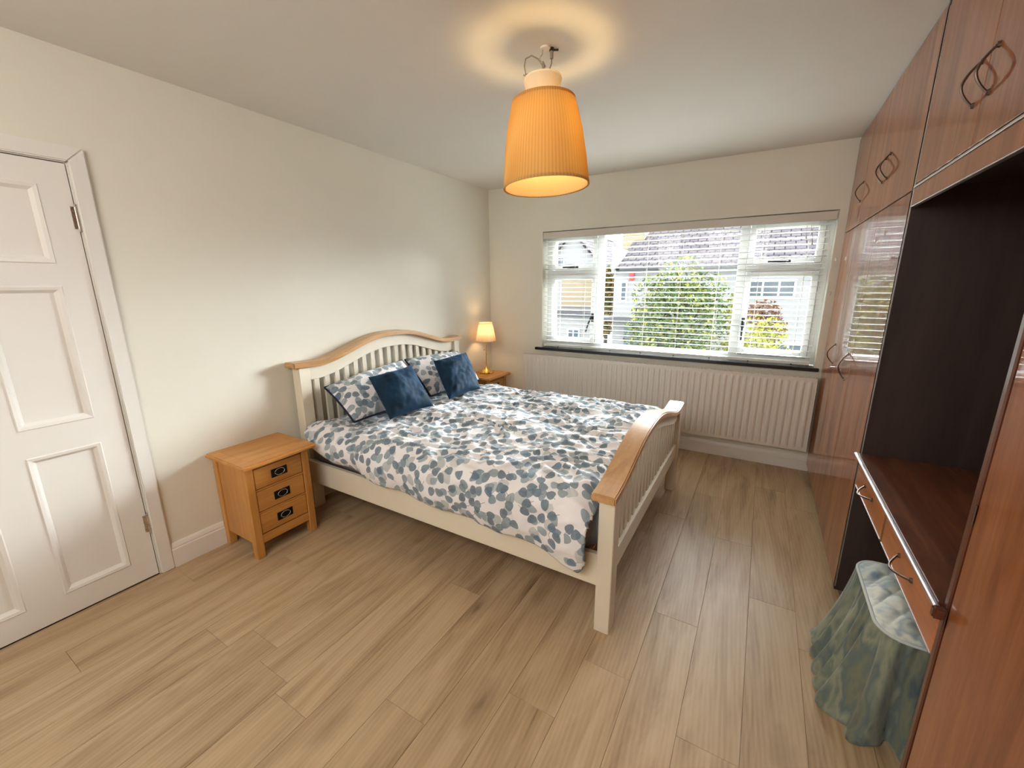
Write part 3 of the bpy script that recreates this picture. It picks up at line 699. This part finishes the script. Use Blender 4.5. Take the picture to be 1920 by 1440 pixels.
tag(mt, 'grey mattress seen at the foot corner of the bed', 'mattress')

# duvet
def duvet():
    ns, ntv = 230, 230
    hem = [(0.20, 0.47), (0.29, 0.458), (0.53, 0.425), (0.8, 0.389), (1.0, 0.379), (1.19, 0.366), (1.36, 0.352), (1.52, 0.350), (1.67, 0.345), (1.8, 0.333), (1.93, 0.303), (2.01, 0.286), (2.035, 0.32), (2.06, 0.42)]
    rows_ = []; uvs = []
    for i in range(ns+1):
        s_ = i/ns
        xr = lerp(0.125, 2.05, s_)
        hz_ = interp(hem, lerp(0.25, 2.045, s_))
        path = [(-2.398, hz_), (-2.418, hz_+(0.53-hz_)*0.4), (-2.412, 0.525), (-2.375, 0.575), (-2.30, 0.604), (-2.15, 0.615), (-1.6, 0.618), (-1.05, 0.612), (-0.90, 0.600), (-0.81, 0.565), (-0.775, 0.50), (-0.775, 0.40)]
        P = [Vector((0, a, b)) for a, b in path]
        # subdivide by Catmull-Rom and resample by arc
        fine = []
        for q in range(len(P)-1):
            p0, p1, p2, p3 = P[max(q-1, 0)], P[q], P[q+1], P[min(q+2, len(P)-1)]
            for t in range(10):
                t /= 10
                fine.append(0.5*((2*p1)+(-p0+p2)*t+(2*p0-5*p1+4*p2-p3)*t*t+(-p0+3*p1-3*p2+p3)*t**3))
        fine.append(P[-1])
        acc = [0]
        for a, b in zip(fine, fine[1:]): acc.append(acc[-1]+(b-a).length)
        # arc measured from the top centre
        mid = acc[10*6]
        tot = acc[-1]; row = []; ruv = []; j = 0
        for q in range(ntv+1):
            d = tot*q/ntv
            while j < len(acc)-2 and acc[j+1] < d: j += 1
            t = (d-acc[j])/max(acc[j+1]-acc[j], 1e-9); p = fine[j].lerp(fine[j+1], t)
            tg = (fine[j+1]-fine[j]).normalized(); nrm = Vector((0, -tg.z, tg.y))
            a_ = d-mid
            # side pieces start further from the headboard
            side = max(0, min(1, (0.60-p.z)/0.1))
            x = lerp(lerp(0.125, 0.255, side), lerp(2.058, 2.048, side), s_)
            top = 1-side
            wv_ = Vector((x*1.0, a_*1.0, 0))
            wr = noise.noise(wv_*2.6+Vector((3, 1, 0)))*0.020*(0.5+0.5*top)
            wp = wv_+Vector((noise.noise(wv_*3.1+Vector((9, 0, 0))), noise.noise(wv_*3.1+Vector((0, 9, 0))), 0))*0.16
            r1 = 1-abs(noise.noise(Vector((wp.x*3.4+wp.y*2.0, wp.y*9.0-wp.x*2.5, 1.3))))*2.2
            r2 = 1-abs(noise.noise(Vector((wp.x*8.0-wp.y*5, wp.y*13.0+wp.x*3, 7.3))))*2.2
            cen = 0.35+0.65*max(0, min(1, 1.2-abs(a_)*0.9))*max(0, min(1, (x-0.35)*2))
            wr += (max(r1, 0)**2*0.021+max(r2, 0)**2*0.013)*(0.35+0.65*top)*cen
            wr += noise.noise(wv_*22)*0.0025
            # hem flutes on the near side
            if side > 0: wr += side*(0.010*math.sin(x*16+1)+0.007*noise.noise(Vector((x*9, 0, 5))))
            p2_ = p+nrm*wr; p2_.x = x
            # foot end tucks down behind the footboard, head end settles under the pillows
            if top > 0:
                p2_.z -= top*max(0, (x-1.97)/0.09)**1.6*0.07
                p2_.z -= top*max(0, (0.30-x)/0.2)**2*0.03+top*0.035*max(0, min(1, (0.58-x)/0.15))*max(0, min(1, (0.74-abs(p.y+1.54))/0.1))
            if side >= 0.99 and p2_.y > -1: p2_.y = min(p2_.y, -0.755)
            row.append(p2_); ruv.append((x, a_))
        rows_.append(row); uvs.append(ruv)
    vs = [p for r_ in rows_ for p in r_]; n = ntv+1; fs = []
    for i in range(ns):
        for j in range(ntv): fs.append((i*n+j, i*n+j+1, (i+1)*n+j+1, (i+1)*n+j))
    base = Vector((1.1, -1.6, 0.56))
    me = bpy.data.meshes.new('duvet'); me.from_pydata([tuple(v-base) for v in vs], [], fs)
    fl = [q for r_ in uvs for q in r_]; ul = me.uv_layers.new(name='UVMap')
    for lo in me.loops: ul.data[lo.index].uv = fl[lo.vertex_index]
    for p in me.polygons: p.use_smooth = True
    me.materials.append(M['leaf_print']); me.materials.append(M['navy_cotton'])
    o = link('duvet', me); o.location = base
    md = o.modifiers.new('thickness', 'SOLIDIFY'); md.thickness = 0.016; md.offset = -1; md.material_offset = 1; md.material_offset_rim = 0
    # face orientation check: top must point up
    me.update()
    if me.polygons[(ns//2)*ntv+ntv//2].normal.z < 0:
        me.flip_normals()
    tag(o, 'white duvet printed with blue-grey eucalyptus leaves spread over the bed', 'duvet')
duvet()

def cushion(name, label, cat, corners, thick, mats, group=None, uvs=1.0, n=40, pinch=0.07, seed=0, sag=0.0, power=0.5):
    """corners: bottom-left, bottom-right, top-right, top-left of the mid surface (world)"""
    bl_, br_, tr_, tl_ = [Vector(c) for c in corners]
    ctr = (bl_+br_+tr_+tl_)/4
    nrm = (br_-bl_).cross(tl_-bl_).normalized()
    wd = (br_-bl_).length; ht = (tl_-bl_).length
    vs = []; fs = []; uv = []; idx = {}; mi = []
    for side in (1, -1):
        for i in range(n+1):
            for j in range(n+1):
                u, v_ = 2*i/n-1, 2*j/n-1
                edge = i in (0, n) or j in (0, n)
                if side == -1 and edge: idx[(side, i, j)] = idx[(1, i, j)]; continue
                uu = u*(1-pinch*(1-v_*v_)*abs(u)); vv = v_*(1-pinch*(1-u*u)*abs(v_))
                a, b = (uu+1)/2, (vv+1)/2
                p = bl_.lerp(br_, a).lerp(tl_.lerp(tr_, a), b)
                th = thick*(max(0, (1-u**2))*max(0, (1-v_**2)))**power
                q = Vector((u*wd*2, v_*ht*2, seed+side))
                th *= 1+0.25*noise.noise(q*1.5)
                # creases radiating from the corners
                th += (0.010*noise.noise(q*3.5)+0.006*noise.noise(q*8))*min(1, 3*(1-u*u))*min(1, 3*(1-v_*v_))*(1 if not edge else 0)
                p = p+nrm*th*side-nrm*sag*(v_+1)/2*0
                idx[(side, i, j)] = len(vs); vs.append(p); uv.append((a*wd*uvs+seed, b*ht*uvs))
    for side in (1, -1):
        for i in range(n):
            for j in range(n):
                f = [idx[(side, i, j)], idx[(side, i+1, j)], idx[(side, i+1, j+1)], idx[(side, i, j+1)]]
                fs.append(tuple(f if side == 1 else reversed(f))); mi.append(0 if side == 1 else len(mats)-1)
    me = bpy.data.meshes.new(name); me.from_pydata([tuple(v-ctr) for v in vs], [], fs)
    ul = me.uv_layers.new(name='UVMap')
    for lo in me.loops: ul.data[lo.index].uv = uv[lo.vertex_index]
    for p, m_ in zip(me.polygons, mi): p.use_smooth = True; p.material_index = m_
    for m_ in mats: me.materials.append(M[m_])
    o = link(name, me); o.location = ctr; ORG[o.name] = ctr
    tag(o, label, cat, group)
    if len(mats) > 1:
        rim = [vs[idx[(1, i, 0)]] for i in range(n)]+[vs[idx[(1, n, j)]] for j in range(n)]+[vs[idx[(1, i, n)]] for i in range(n, 0, -1)]+[vs[idx[(1, 0, j)]] for j in range(n, 0, -1)]
        build(MB().tube([tuple(p-nrm*0.004) for p in rim+[rim[0]]], 0.007, 6, cap=False), 'piping', 'navy_cotton', o, smooth=True, label='navy piping')
    return o
g = 'leaf print pillows against the headboard'
cushion('pillow', 'leaf print pillow leaning on the headboard at the side of the three-drawer chest', 'pillow',
        [(0.44, -2.22, 0.632), (0.44, -1.56, 0.632), (0.155, -1.50, 0.885), (0.155, -2.20, 0.815)], 0.10, ['leaf_print', 'navy_cotton'], g, pinch=0.03, seed=3)
cushion('pillow', 'leaf print pillow leaning on the headboard at the table lamp side', 'pillow',
        [(0.44, -1.51, 0.632), (0.44, -0.86, 0.632), (0.155, -0.80, 0.855), (0.155, -1.47, 0.885)], 0.10, ['leaf_print', 'navy_cotton'], g, pinch=0.03, seed=8)
g = 'navy velvet cushions on the bed'
cushion('scatter_cushion', 'navy velvet cushion in front of the pillow next to the three-drawer chest', 'cushion',
        [(0.625, -2.10, 0.640), (0.675, -1.745, 0.646), (0.43, -1.69, 0.903), (0.41, -2.06, 0.882)], 0.085, ['navy_velvet'], g, pinch=0.08, seed=5)
cushion('scatter_cushion', 'navy velvet cushion in front of the pillow nearer the table lamp', 'cushion',
        [(0.66, -1.56, 0.645), (0.69, -1.20, 0.650), (0.41, -1.01, 0.897), (0.41, -1.43, 0.890)], 0.085, ['navy_velvet'], g, pinch=0.08, seed=6)

# ================================================================ BEDSIDE CHESTS
def bedside(label, x0, x1, y0, y1, zt):
    """x0 back, x1 front of top; y0..y1 top width; zt top height"""
    t = thing('bedside_chest', label, 'bedside table', ((x0+x1)/2, (y0+y1)/2, 0), 'oak bedside chests beside the bed')
    ov = 0.030; a0, a1, b0, b1 = x0+0.004, x1-0.045, y0+ov, y1-ov; tz = zt-0.026; L = 0.042
    part('top', 'oak_y', t, x0+0.001, x1, y0, y1, tz, zt, bevel=0.009, seg=3)
    tp = MB().box(x0+0.05, x1-0.06, y0+0.06, y1-0.06, zt-0.001, zt+0.0012)
    build(tp, 'top_inlay', 'oak_y', t, 0.0008)
    for xa, xb in ((a0, a0+L), (a1-L, a1)):
        for ya, yb in ((b0, b0+L), (b1-L, b1)):
            part('leg', 'oak_z', t, xa, xb, ya, yb, 0, tz, bevel=0.003)
    zb = 0.085
    for ya in (b0+0.008, b1-0.020): part('side_panel', 'oak_z', t, a0+L, a1-L, ya, ya+0.012, zb, tz, bevel=0.001)
    part('back_panel', 'oak_z', t, a0+0.008, a0+0.018, b0+L, b1-L, zb, tz, bevel=0.001)
    fx = a1-0.006
    part('apron', 'oak_y', t, fx-0.02, fx, b0+L, b1-L, zb-0.004, zb+0.045, bevel=0.001)
    z0_, z1_ = zb+0.048, tz-0.012; hgt = (z1_-z0_)/3
    part('front_rail', 'oak_y', t, fx-0.02, fx, b0+L, b1-L, z1_+0.001, tz, bevel=0.001)
    for i in range(3):
        za, zc = z0_+i*hgt+0.004, z0_+(i+1)*hgt-0.012
        if i < 3: part('front_rail', 'oak_y', t, fx-0.02, fx-0.001, b0+L, b1-L, zc+0.003, z0_+(i+1)*hgt+0.001, bevel=0.0005)
        dr = part('drawer', 'oak_y', t, fx-0.02, fx+0.002, b0+L+0.003, b1-L-0.003, za, zc, bevel=0.003)
        ym, zm = (b0+b1)/2, (za+zc)/2
        pl_ = build(B(fx+0.002, fx+0.0045, ym-0.045, ym+0.045, zm-0.024, zm+0.024), 'handle_plate', 'black_iron', dr, 0.001, label='black handle plate')
        rg = MB(); pts = [(fx+0.009, ym+0.027*math.cos(a), zm+0.002+0.018*math.sin(a)) for a in [2*PI*q/20 for q in range(21)]]
        rg.tube(pts, 0.002, 6, cap=False); build(rg, 'ring_pull', 'steel', dr, smooth=True)
    part('drawer_box', 'oak_z', t, a0+0.02, fx-0.021, b0+L, b1-L, zb+0.05, tz-0.01, bevel=0)
    return t
bedside('oak three-drawer bedside chest between the door and the bed', 0.004, 0.388, -2.872, -2.455, 0.562)
bedside('oak bedside chest in the corner carrying the table lamp', 0.004, 0.335, -0.555, -0.135, 0.562)

# ================================================================ TABLE LAMP
lx, ly, lz = 0.135, -0.30, 0.5635
lt = thing('table_lamp', 'brass table lamp with pleated cream shade lit on the corner bedside chest', 'lamp', (lx, ly, lz))
build(MB().lathe([(0.0, 0), (0.076, 0), (0.080, 0.006), (0.078, 0.014), (0.066, 0.019), (0.042, 0.034), (0.020, 0.052), (0.009, 0.066), (0.0, 0.068)], (lx, ly, lz), 32), 'base', 'brass', lt, smooth='auto')
build(MB().tube([(lx, ly, lz+0.05), (lx, ly, lz+0.40)], 0.0062, 12), 'pole', 'brass', lt, smooth='auto')
sb_, st_ = lz+0.335, lz+0.520
def pleat(n, amp): return lambda j, i: amp*(1 if j % 2 else -1)
build(MB().lathe([(0.103, 0), (0.095, 0.04), (0.075, 0.14), (0.064, st_-sb_)], (lx, ly, sb_), 120, pleat(60, 0.0016)), 'lamp_shade', 'pleated_cream', lt, smooth=True)
rm = MB()
for r_, z in ((0.1035, sb_), (0.0645, st_)):
    rm = MB().tube([(lx+r_*math.cos(a), ly+r_*math.sin(a), z) for a in [2*PI*q/40 for q in range(41)]], 0.0022, 6, cap=False)
    build(rm, 'shade_rim', 'pleated_cream', lt, smooth=True)
sp = MB()
for a in (0, 2.1, 4.2): sp.tube([(lx, ly, lz+0.395), (lx+0.064*math.cos(a), ly+0.064*math.sin(a), st_-0.004)], 0.0012, 5)
build(sp, 'shade_carrier', 'brass', lt)
build(MB().tube([(lx, ly, lz+0.36), (lx, ly, lz+0.41)], [0.012, 0.014], 12), 'lamp_holder', 'brass', lt)
build(MB().lathe([(0.0, 0.0), (0.012, 0.002), (0.024, 0.02), (0.026, 0.035), (0.018, 0.05), (0.0, 0.058)], (lx, ly, lz+0.41), 12), 'bulb', 'bulb_table', lt, smooth=True)
build(MB().tube([(lx-0.022, ly-0.004, lz+0.36), (lx-0.024, ly-0.004, lz+0.245)], 0.0008, 5).lathe([(0, 0), (0.005, 0.004), (0.004, 0.012), (0, 0.014)], (lx-0.024, ly-0.004, lz+0.232), 10), 'pull_chain', 'brass', lt)

# ================================================================ PENDANT
px, py = 1.655, -2.07
pd = thing('pendant_lamp', 'orange pleated pendant lampshade with white cap hanging lit from the ceiling', 'pendant lamp', (px, py, H))
S0, S1 = 1.868, 2.205
def pm(j, i): return (0.003 if j % 2 else -0.003)
tilt = Matrix.Rotation(math.radians(-3.0), 3, 'Y')
def tilted(mb, piv=(px, py, 2.3)):
    pv = Vector(piv); mb.v = [tuple(tilt @ (Vector(p)-pv)+pv) for p in mb.v]; return mb
prof = [(0.184, 0.0), (0.181, 0.02), (0.172, 0.12), (0.158, 0.22), (0.139, 0.30), (0.131, S1-S0)]
build(tilted(MB().lathe(prof, (px, py, S0), 168, pm)), 'lamp_shade', 'pleated_orange', pd, smooth=True)
build(tilted(MB().lathe([(r_-0.006, z+0.002 if z < 0.01 else z-0.002) for r_, z in prof], (px, py, S0), 64)), 'shade_lining', 'shade_lining', pd, smooth=True, label='pale inner lining of the shade')
for r_, z, h_ in ((0.187, S0, 0.011), (0.134, S1-0.009, 0.010)):
    rm = MB().lathe([(r_, z), (r_-0.0005, z+h_), (r_-0.006, z+h_), (r_-0.005, z), (r_, z)], (px, py, 0), 64)
    build(tilted(rm), 'shade_rim', 'pleated_orange', pd, smooth='auto')

build(tilted(MB().lathe([(0.062, 2.185), (0.062, 2.20), (0.064, 2.215), (0.071, 2.25), (0.080, 2.284), (0.077, 2.292), (0.02, 2.300), (0.0, 2.300)], (px, py, 0), 40)), 'cap', 'cap_glow', pd, smooth='auto', label='white flared cap above the shade')
sp = MB()
for a in (0.3, 2.4, 4.5): sp.tube([(px+0.015*math.cos(a), py+0.015*math.sin(a), 2.19), (px+0.132*math.cos(a), py+0.132*math.sin(a), S1-0.005)], 0.0016, 5)
build(tilted(sp), 'shade_carrier', 'steel', pd)
build(tilted(MB().tube([(px, py, 2.20), (px, py, 2.13)], 0.018, 14)), 'lamp_holder', 'cap_ceramic', pd)
build(tilted(MB().lathe([(0.0, 0.0), (0.018, 0.005), (0.030, 0.03), (0.026, 0.055), (0.014, 0.08), (0.0, 0.085)], (px, py, 2.045), 14)), 'bulb', 'bulb_pendant', pd, smooth=True)
# tangled flex above the cap: hook, loop, connector
rdir = Vector((0.86, 0.51, 0)); O_ = Vector((px+0.005, py, 0))
def P3(a, z, d=0.0): return tuple(O_+rdir*a+Vector((-0.51, 0.86, 0))*d+Vector((0, 0, z)))
fx1 = MB().tube([P3(-0.03, 2.303), P3(-0.075, 2.307), P3(-0.080, 2.335), P3(-0.075, 2.362), P3(-0.05, 2.374), P3(-0.022, 2.360), P3(-0.006, 2.338), P3(-0.004, 2.312), P3(-0.02, 2.302)], 0.0028, 8)
build(fx1, 'flex', 'flex_grey', pd, smooth=True)
build(MB().tube([P3(0.0, 2.302), P3(0.022, 2.320), P3(0.032, 2.345), P3(0.032, 2.362)], 0.0026, 8), 'flex', 'flex_grey', pd, smooth=True)
build(MB().tube([P3(0.032, 2.362), P3(0.032, 2.390)], 0.0075, 10), 'connector', 'flex_grey', pd)
build(MB().tube([P3(-0.004, 2.335), P3(-0.012, 2.352), P3(-0.016, 2.366), P3(-0.006, 2.378), P3(-0.004, H)], 0.002, 6), 'ceiling_hook', 'steel', pd, smooth=True)
build(MB().tube([P3(-0.006, 2.318), P3(0.002, 2.336), P3(-0.004, 2.352)], [0.004, 0.007, 0.003], 8), 'knot', 'flex_grey', pd, smooth=True)
build(MB().tube([P3(-0.085, 2.303), P3(-0.06, 2.300), P3(-0.03, 2.302), P3(0.004, 2.301)], [0.003, 0.005, 0.004, 0.004], 8), 'cable_tie', 'flex_grey', pd, smooth=True)
build(MB().tube([P3(0.032, 2.388), P3(0.032, H)], 0.010, 10).tube([P3(0.034, 2.393), P3(0.060, 2.393)], 0.004, 6), 'terminal', 'black_plastic', pd)
build(MB().lathe([(0.0, H), (0.022, H), (0.02, H-0.006), (0.0, H-0.007)], (px+0.012, py, 0), 20), 'ceiling_plate', 'cap_ceramic', pd)

# ================================================================ WARDROBES
def bow_handle(parent, axis, c, length=0.105, depth=0.029, r=0.0036):
    """axis 'Z' vertical bow or 'Y' horizontal bow on the x=W plane; c=(y,z) centre"""
    y, z = c; pts = []; rs = []
    for i in range(13):
        t = i/12; u = (t-0.5)*length; d = depth*(1-abs(2*t-1)**1.7)
        if axis == 'Z': pts.append((W-0.004-d, y, z+u))
        else: pts.append((W-0.004-d, y+u, z-d*0.35))
        rs.append(r*(1.0-0.25*abs(t-0.5)))
    mb = MB().tube(pts, rs, 8)
    for sgn in (-1, 1):
        p = (y, z+sgn*length/2) if axis == 'Z' else (y+sgn*length/2, z)
        mb.tube([(W, p[0], p[1]), (W-0.006, p[0], p[1])], [0.008, 0.0065], 10)
    return build(mb, 'handle', 'bronze_dark', parent, smooth='auto')
TD = 0.018
ZU0, ZU1, ZL0 = 1.793, 2.380, 0.062
w1 = thing('wardrobe', 'tall glossy mahogany fitted wardrobe beside the window', 'wardrobe', (W+0.3, -0.82, 0))
E1 = -1.640
cs = W+TD+0.001
part('side_panel', 'mahogany_dark', w1, W, 3.60, E1, E1+0.020, ZL0, H-0.004, bevel=0.001)
part('side_panel', 'mahogany_gloss', w1, cs, 3.60, -0.022, -0.004, ZL0, H-0.004)
part('shelf', 'mahogany_dark', w1, cs, 3.60, E1+0.021, -0.022, 1.775, 1.795); part('bottom_panel', 'mahogany_dark', w1, cs, 3.60, E1+0.021, -0.022, ZL0, ZL0+0.02)
part('top_panel', 'mahogany_dark', w1, cs, 3.60, E1+0.021, -0.022, 2.376, 2.396)
part('plinth', 'mahogany_dark', w1, W+0.035, W+0.055, E1+0.01, -0.004, 0, ZL0)
part('plinth', 'mahogany_dark', w1, W+0.055, 3.60, E1+0.01, E1+0.03, 0, ZL0)
part('scribe_strip', 'mahogany_edge', w1, W+0.004, W+0.016, E1+0.001, -0.003, 2.383, H-0.002)
part('edge_strip', 'trim_alu', w1, W-0.001, W+0.004, E1-0.003, E1-0.0002, 0.08, H-0.03, bevel=0.0008, label='bright edging strip')
dd = [(-0.006, -0.499), (-0.503, -1.066), (-1.068, E1+0.002)]
hs_u = [-0.452, -1.018, -1.112]; hs_l = [-0.455, -0.965, None]
for (yb, ya), hu, hl in zip(dd, hs_u, hs_l):
    d = part('upper_door', 'mahogany_gloss', w1, W, W+TD, ya, yb, ZU0, ZU1, bevel=0.0012)
    bow_handle(d, 'Z', (hu, 1.985))
    d = part('lower_door', 'mahogany_gloss', w1, W, W+TD, ya, yb, ZL0, ZU0-0.006, bevel=0.0012)
    if hl: bow_handle(d, 'Z', (hl, 1.005), 0.14 if hu < -0.6 else 0.12, 0.034)

w2 = thing('overhead_cupboard', 'glossy mahogany overhead cupboard bridging the dressing table recess', 'cupboard', (W+0.3, -2.15, 1.72))
E2 = -2.652
part('carcass', 'mahogany_dark', w2, cs, 3.60, E2+0.001, E1-0.005, 1.795, H-0.004)
for ya, yb, hy in ((-2.148, E1-0.010, -2.098), (E2+0.002, -2.151, -2.196)):
    d = part('door', 'mahogany_gloss', w2, W, W+TD, ya, yb, 1.808, ZU1, bevel=0.0012)
    bow_handle(d, 'Z', (hy, 1.975))
part('light_rail', 'mahogany_gloss', w2, W+0.001, W+0.016, E2+0.001, E1-0.005, 1.732, 1.794, bevel=0.001)
part('edge_strip', 'trim_alu', w2, W-0.003, W+0.014, E2+0.001, E1-0.005, 1.795, 1.802, bevel=0.001, label='bright edging strip')
part('edge_strip', 'trim_alu', w2, W-0.001, W+0.014, E2+0.001, E1-0.005, 1.728, 1.7315, bevel=0.001, label='bright edging strip')

w3 = thing('dressing_table', 'built-in mahogany dressing table with two drawers in the wardrobe recess', 'dressing table', (W+0.28, -2.15, 0))
part('table_top', 'mahogany_top', w3, W-0.010, 3.58, E2+0.004, E1-0.004, 0.722, 0.742, bevel=0.001)
build(MB().tube([(W-0.014, E2-0.018, 0.733), (W-0.014, E1+0.012, 0.733)], 0.0068, 10), 'nosing', 'trim_alu', w3, smooth='auto', label='bright metal nosing')
part('nosing_end', 'mahogany_edge', w3, W-0.028, W-0.005, E2-0.036, E2-0.018, 0.719, 0.747, bevel=0.004, seg=2)
part('back_panel', 'mahogany_dark', w3, 3.58, 3.60, E2+0.004, E1-0.004, 0.0, 1.79, bevel=0)
part('drawer_frame', 'mahogany_dark', w3, cs+0.002, 3.50, E2+0.004, E1-0.006, 0.612, 0.720, bevel=0)
for ya, yb in ((-2.118, E1-0.016), (E2+0.006, -2.140)):
    d = part('drawer', 'mahogany_drawer', w3, W, W+TD, ya, yb, 0.598, 0.714, bevel=0.0015)
    bow_handle(d, 'Y', ((ya+yb)/2+0.005, 0.665), 0.125, 0.030)
    build(B(W-0.002, W+0.002, ya, yb, 0.5985, 0.6025), 'bottom_edge', 'trim_alu', d, 0.0005, label='bright lower edge')
part('drawer_divider', 'mahogany_edge', w3, W+0.001, W+TD, -2.139, -2.119, 0.598, 0.720, bevel=0.001)
part('under_rail', 'mahogany_edge', w3, W+0.003, W+TD, E2+0.004, E1-0.006, 0.588, 0.597, bevel=0.001)

w4 = thing('wardrobe', 'glossy mahogany wardrobe end nearest the photographer', 'wardrobe', (W+0.3, -3.6, 0))
part('side_panel', 'mahogany_edge', w4, W-0.003, 3.60, E2-0.022, E2-0.002, ZL0, H-0.004, bevel=0.003)
part('carcass', 'mahogany_dark', w4, cs+0.002, 3.60, -4.70, E2-0.023, ZL0, H-0.004)
part('plinth', 'mahogany_dark', w4, W+0.035, 3.60, -4.70, E2-0.023, 0, ZL0-0.001)
for ya, yb in ((-3.45, E2-0.028), (-4.25, -3.453)):
    d = part('lower_door', 'mahogany_gloss', w4, W, W+TD, ya, yb, ZL0, ZU0-0.006, bevel=0.0012)
    part('upper_door', 'mahogany_gloss', w4, W, W+TD, ya, yb, ZU0, ZU1, bevel=0.0012)
    if yb > -3: 
        for zc in (0.72, 0.98, 1.55):
            build(MB().tube([(W-0.002, yb+0.0025, zc-0.022), (W-0.002, yb+0.0025, zc+0.022)], 0.0024, 8), 'hinge', 'bronze_dark', d)

# ================================================================ STOOL
st = thing('dressing_stool', 'upholstered stool with quilted top and gathered blue-green skirt under the dressing table', 'stool', (3.17, -2.15, 0))
sx0, sx1, sy0, sy1, zt_ = 2.985, 3.36, -2.35, -1.945, 0.405
def rrect(d, n=24, r=0.06):
    """rounded rectangle outline, offset outward by d; returns points with outward normals"""
    pts = []
    for cx, cy, a0 in ((sx1-r, sy1-r, 0), (sx0+r, sy1-r, PI/2), (sx0+r, sy0+r, PI), (sx1-r, sy0+r, 3*PI/2)):
        for i in range(n//4+1):
            a = a0+PI/2*i/(n//4); pts.append((Vector((cx, cy, 0)), Vector((math.cos(a), math.sin(a), 0)), r))
    return pts
# densified outline by arc length
def outline(nseg):
    base_ = [c+n_*r for c, n_, r in rrect(0)]; nr_ = [n_ for c, n_, r in rrect(0)]
    L = [0]; m = len(base_)
    for i in range(m): L.append(L[-1]+(base_[(i+1) % m]-base_[i]).length)
    out = []; j = 0
    for q in range(nseg):
        d = L[-1]*q/nseg
        while L[j+1] < d: j += 1
        t = (d-L[j])/max(L[j+1]-L[j], 1e-9)
        out.append((base_[j % m].lerp(base_[(j+1) % m], t), nr_[j % m].lerp(nr_[(j+1) % m], t).normalized(), d))
    return out, L[-1]
ol, per = outline(300)
mb = MB(); nz_ = 34
for i in range(nz_+1):
    t = i/nz_; z = zt_*(1-t)
    for q, (p, nv, d) in enumerate(ol):
        warp = 0.35*math.sin(d*7)+noise.noise(Vector((d*6, 2, 0)))
        ph = d/per*2*PI*19+warp*1.8
        fold = (math.sin(ph)*0.5+0.5)
        fine = math.sin(ph*2.7+1)*0.005*(1-t)
        flare = 0.012+0.055*t**1.3+0.03*max(0, -nv.x)*t*t
        off = flare+(0.036*t**0.8+0.007)*(fold-0.5)*2*(0.7+0.3*noise.noise(Vector((d*3, 5, 0))))+fine
        if t > 0.93: off += 0.010*math.sin(ph*2)*(t-0.93)/0.07+0.012*(t-0.93)/0.07
        off -= 0.075*t*max(0, -nv.y)
        pp = p+nv*off
        mb.v.append((max(pp.x, 2.87), pp.y, max(z, 0.002)))
nq = len(ol)
for i in range(nz_):
    for q in range(nq): mb.f.append((i*nq+q, i*nq+(q+1) % nq, (i+1)*nq+(q+1) % nq, (i+1)*nq+q))
sk = build(mb, 'skirt', 'stool_skirt', st, smooth=True, label='gathered floor-length skirt')
sm_ = sk.modifiers.new('thickness', 'SOLIDIFY'); sm_.thickness = 0.004; sm_.offset = -1
build(MB().tube([tuple(p+nv*0.014+Vector((0, 0, zt_+0.002))) for p, nv, d in ol[::3]+[ol[0]]], 0.0055, 8, cap=False), 'piping', 'stool_piping', st, smooth=True)
mb = MB(); nn_ = 60; cx, cy = (sx0+sx1)/2, (sy0+sy1)/2
rings = 44
for i in range(rings+1):
    t = i/rings
    for p, nv, d in ol:
        e = p+nv*0.012; q = Vector((cx, cy, 0)).lerp(e, t)
        dome = 0.036*(1-t**4)
        a = (q.x-cx)+(q.y-cy)*0.8; b = (q.x-cx)-(q.y-cy)*0.8; s_ = 0.085
        gr_ = min(abs((a/s_+0.5) % 1-0.5), abs((b/s_+0.5) % 1-0.5))
        dome += (0.022*math.sqrt(abs(math.sin(PI*(a/s_+0.5))*math.sin(PI*(b/s_+0.5))))-0.012)*(1-t**8)
        mb.v.append((q.x, q.y, zt_+0.004+dome))
nq = len(ol)
for i in range(rings):
    for q in range(nq): mb.f.append((i*nq+q, i*nq+(q+1) % nq, (i+1)*nq+(q+1) % nq, (i+1)*nq+q))
build(mb, 'seat', 'stool_fabric', st, smooth=True, label='diamond-quilted seat')
for x in (sx0+0.03, sx1-0.07):
    for y in (sy0+0.03, sy1-0.07): part('leg', 'mahogany_edge', st, x, x+0.035, y, y+0.035, 0, 0.36, bevel=0.002)
part('seat_frame', 'mahogany_edge', st, sx0+0.012, sx1-0.012, sy0+0.012, sy1-0.012, 0.345, 0.402, bevel=0.004)
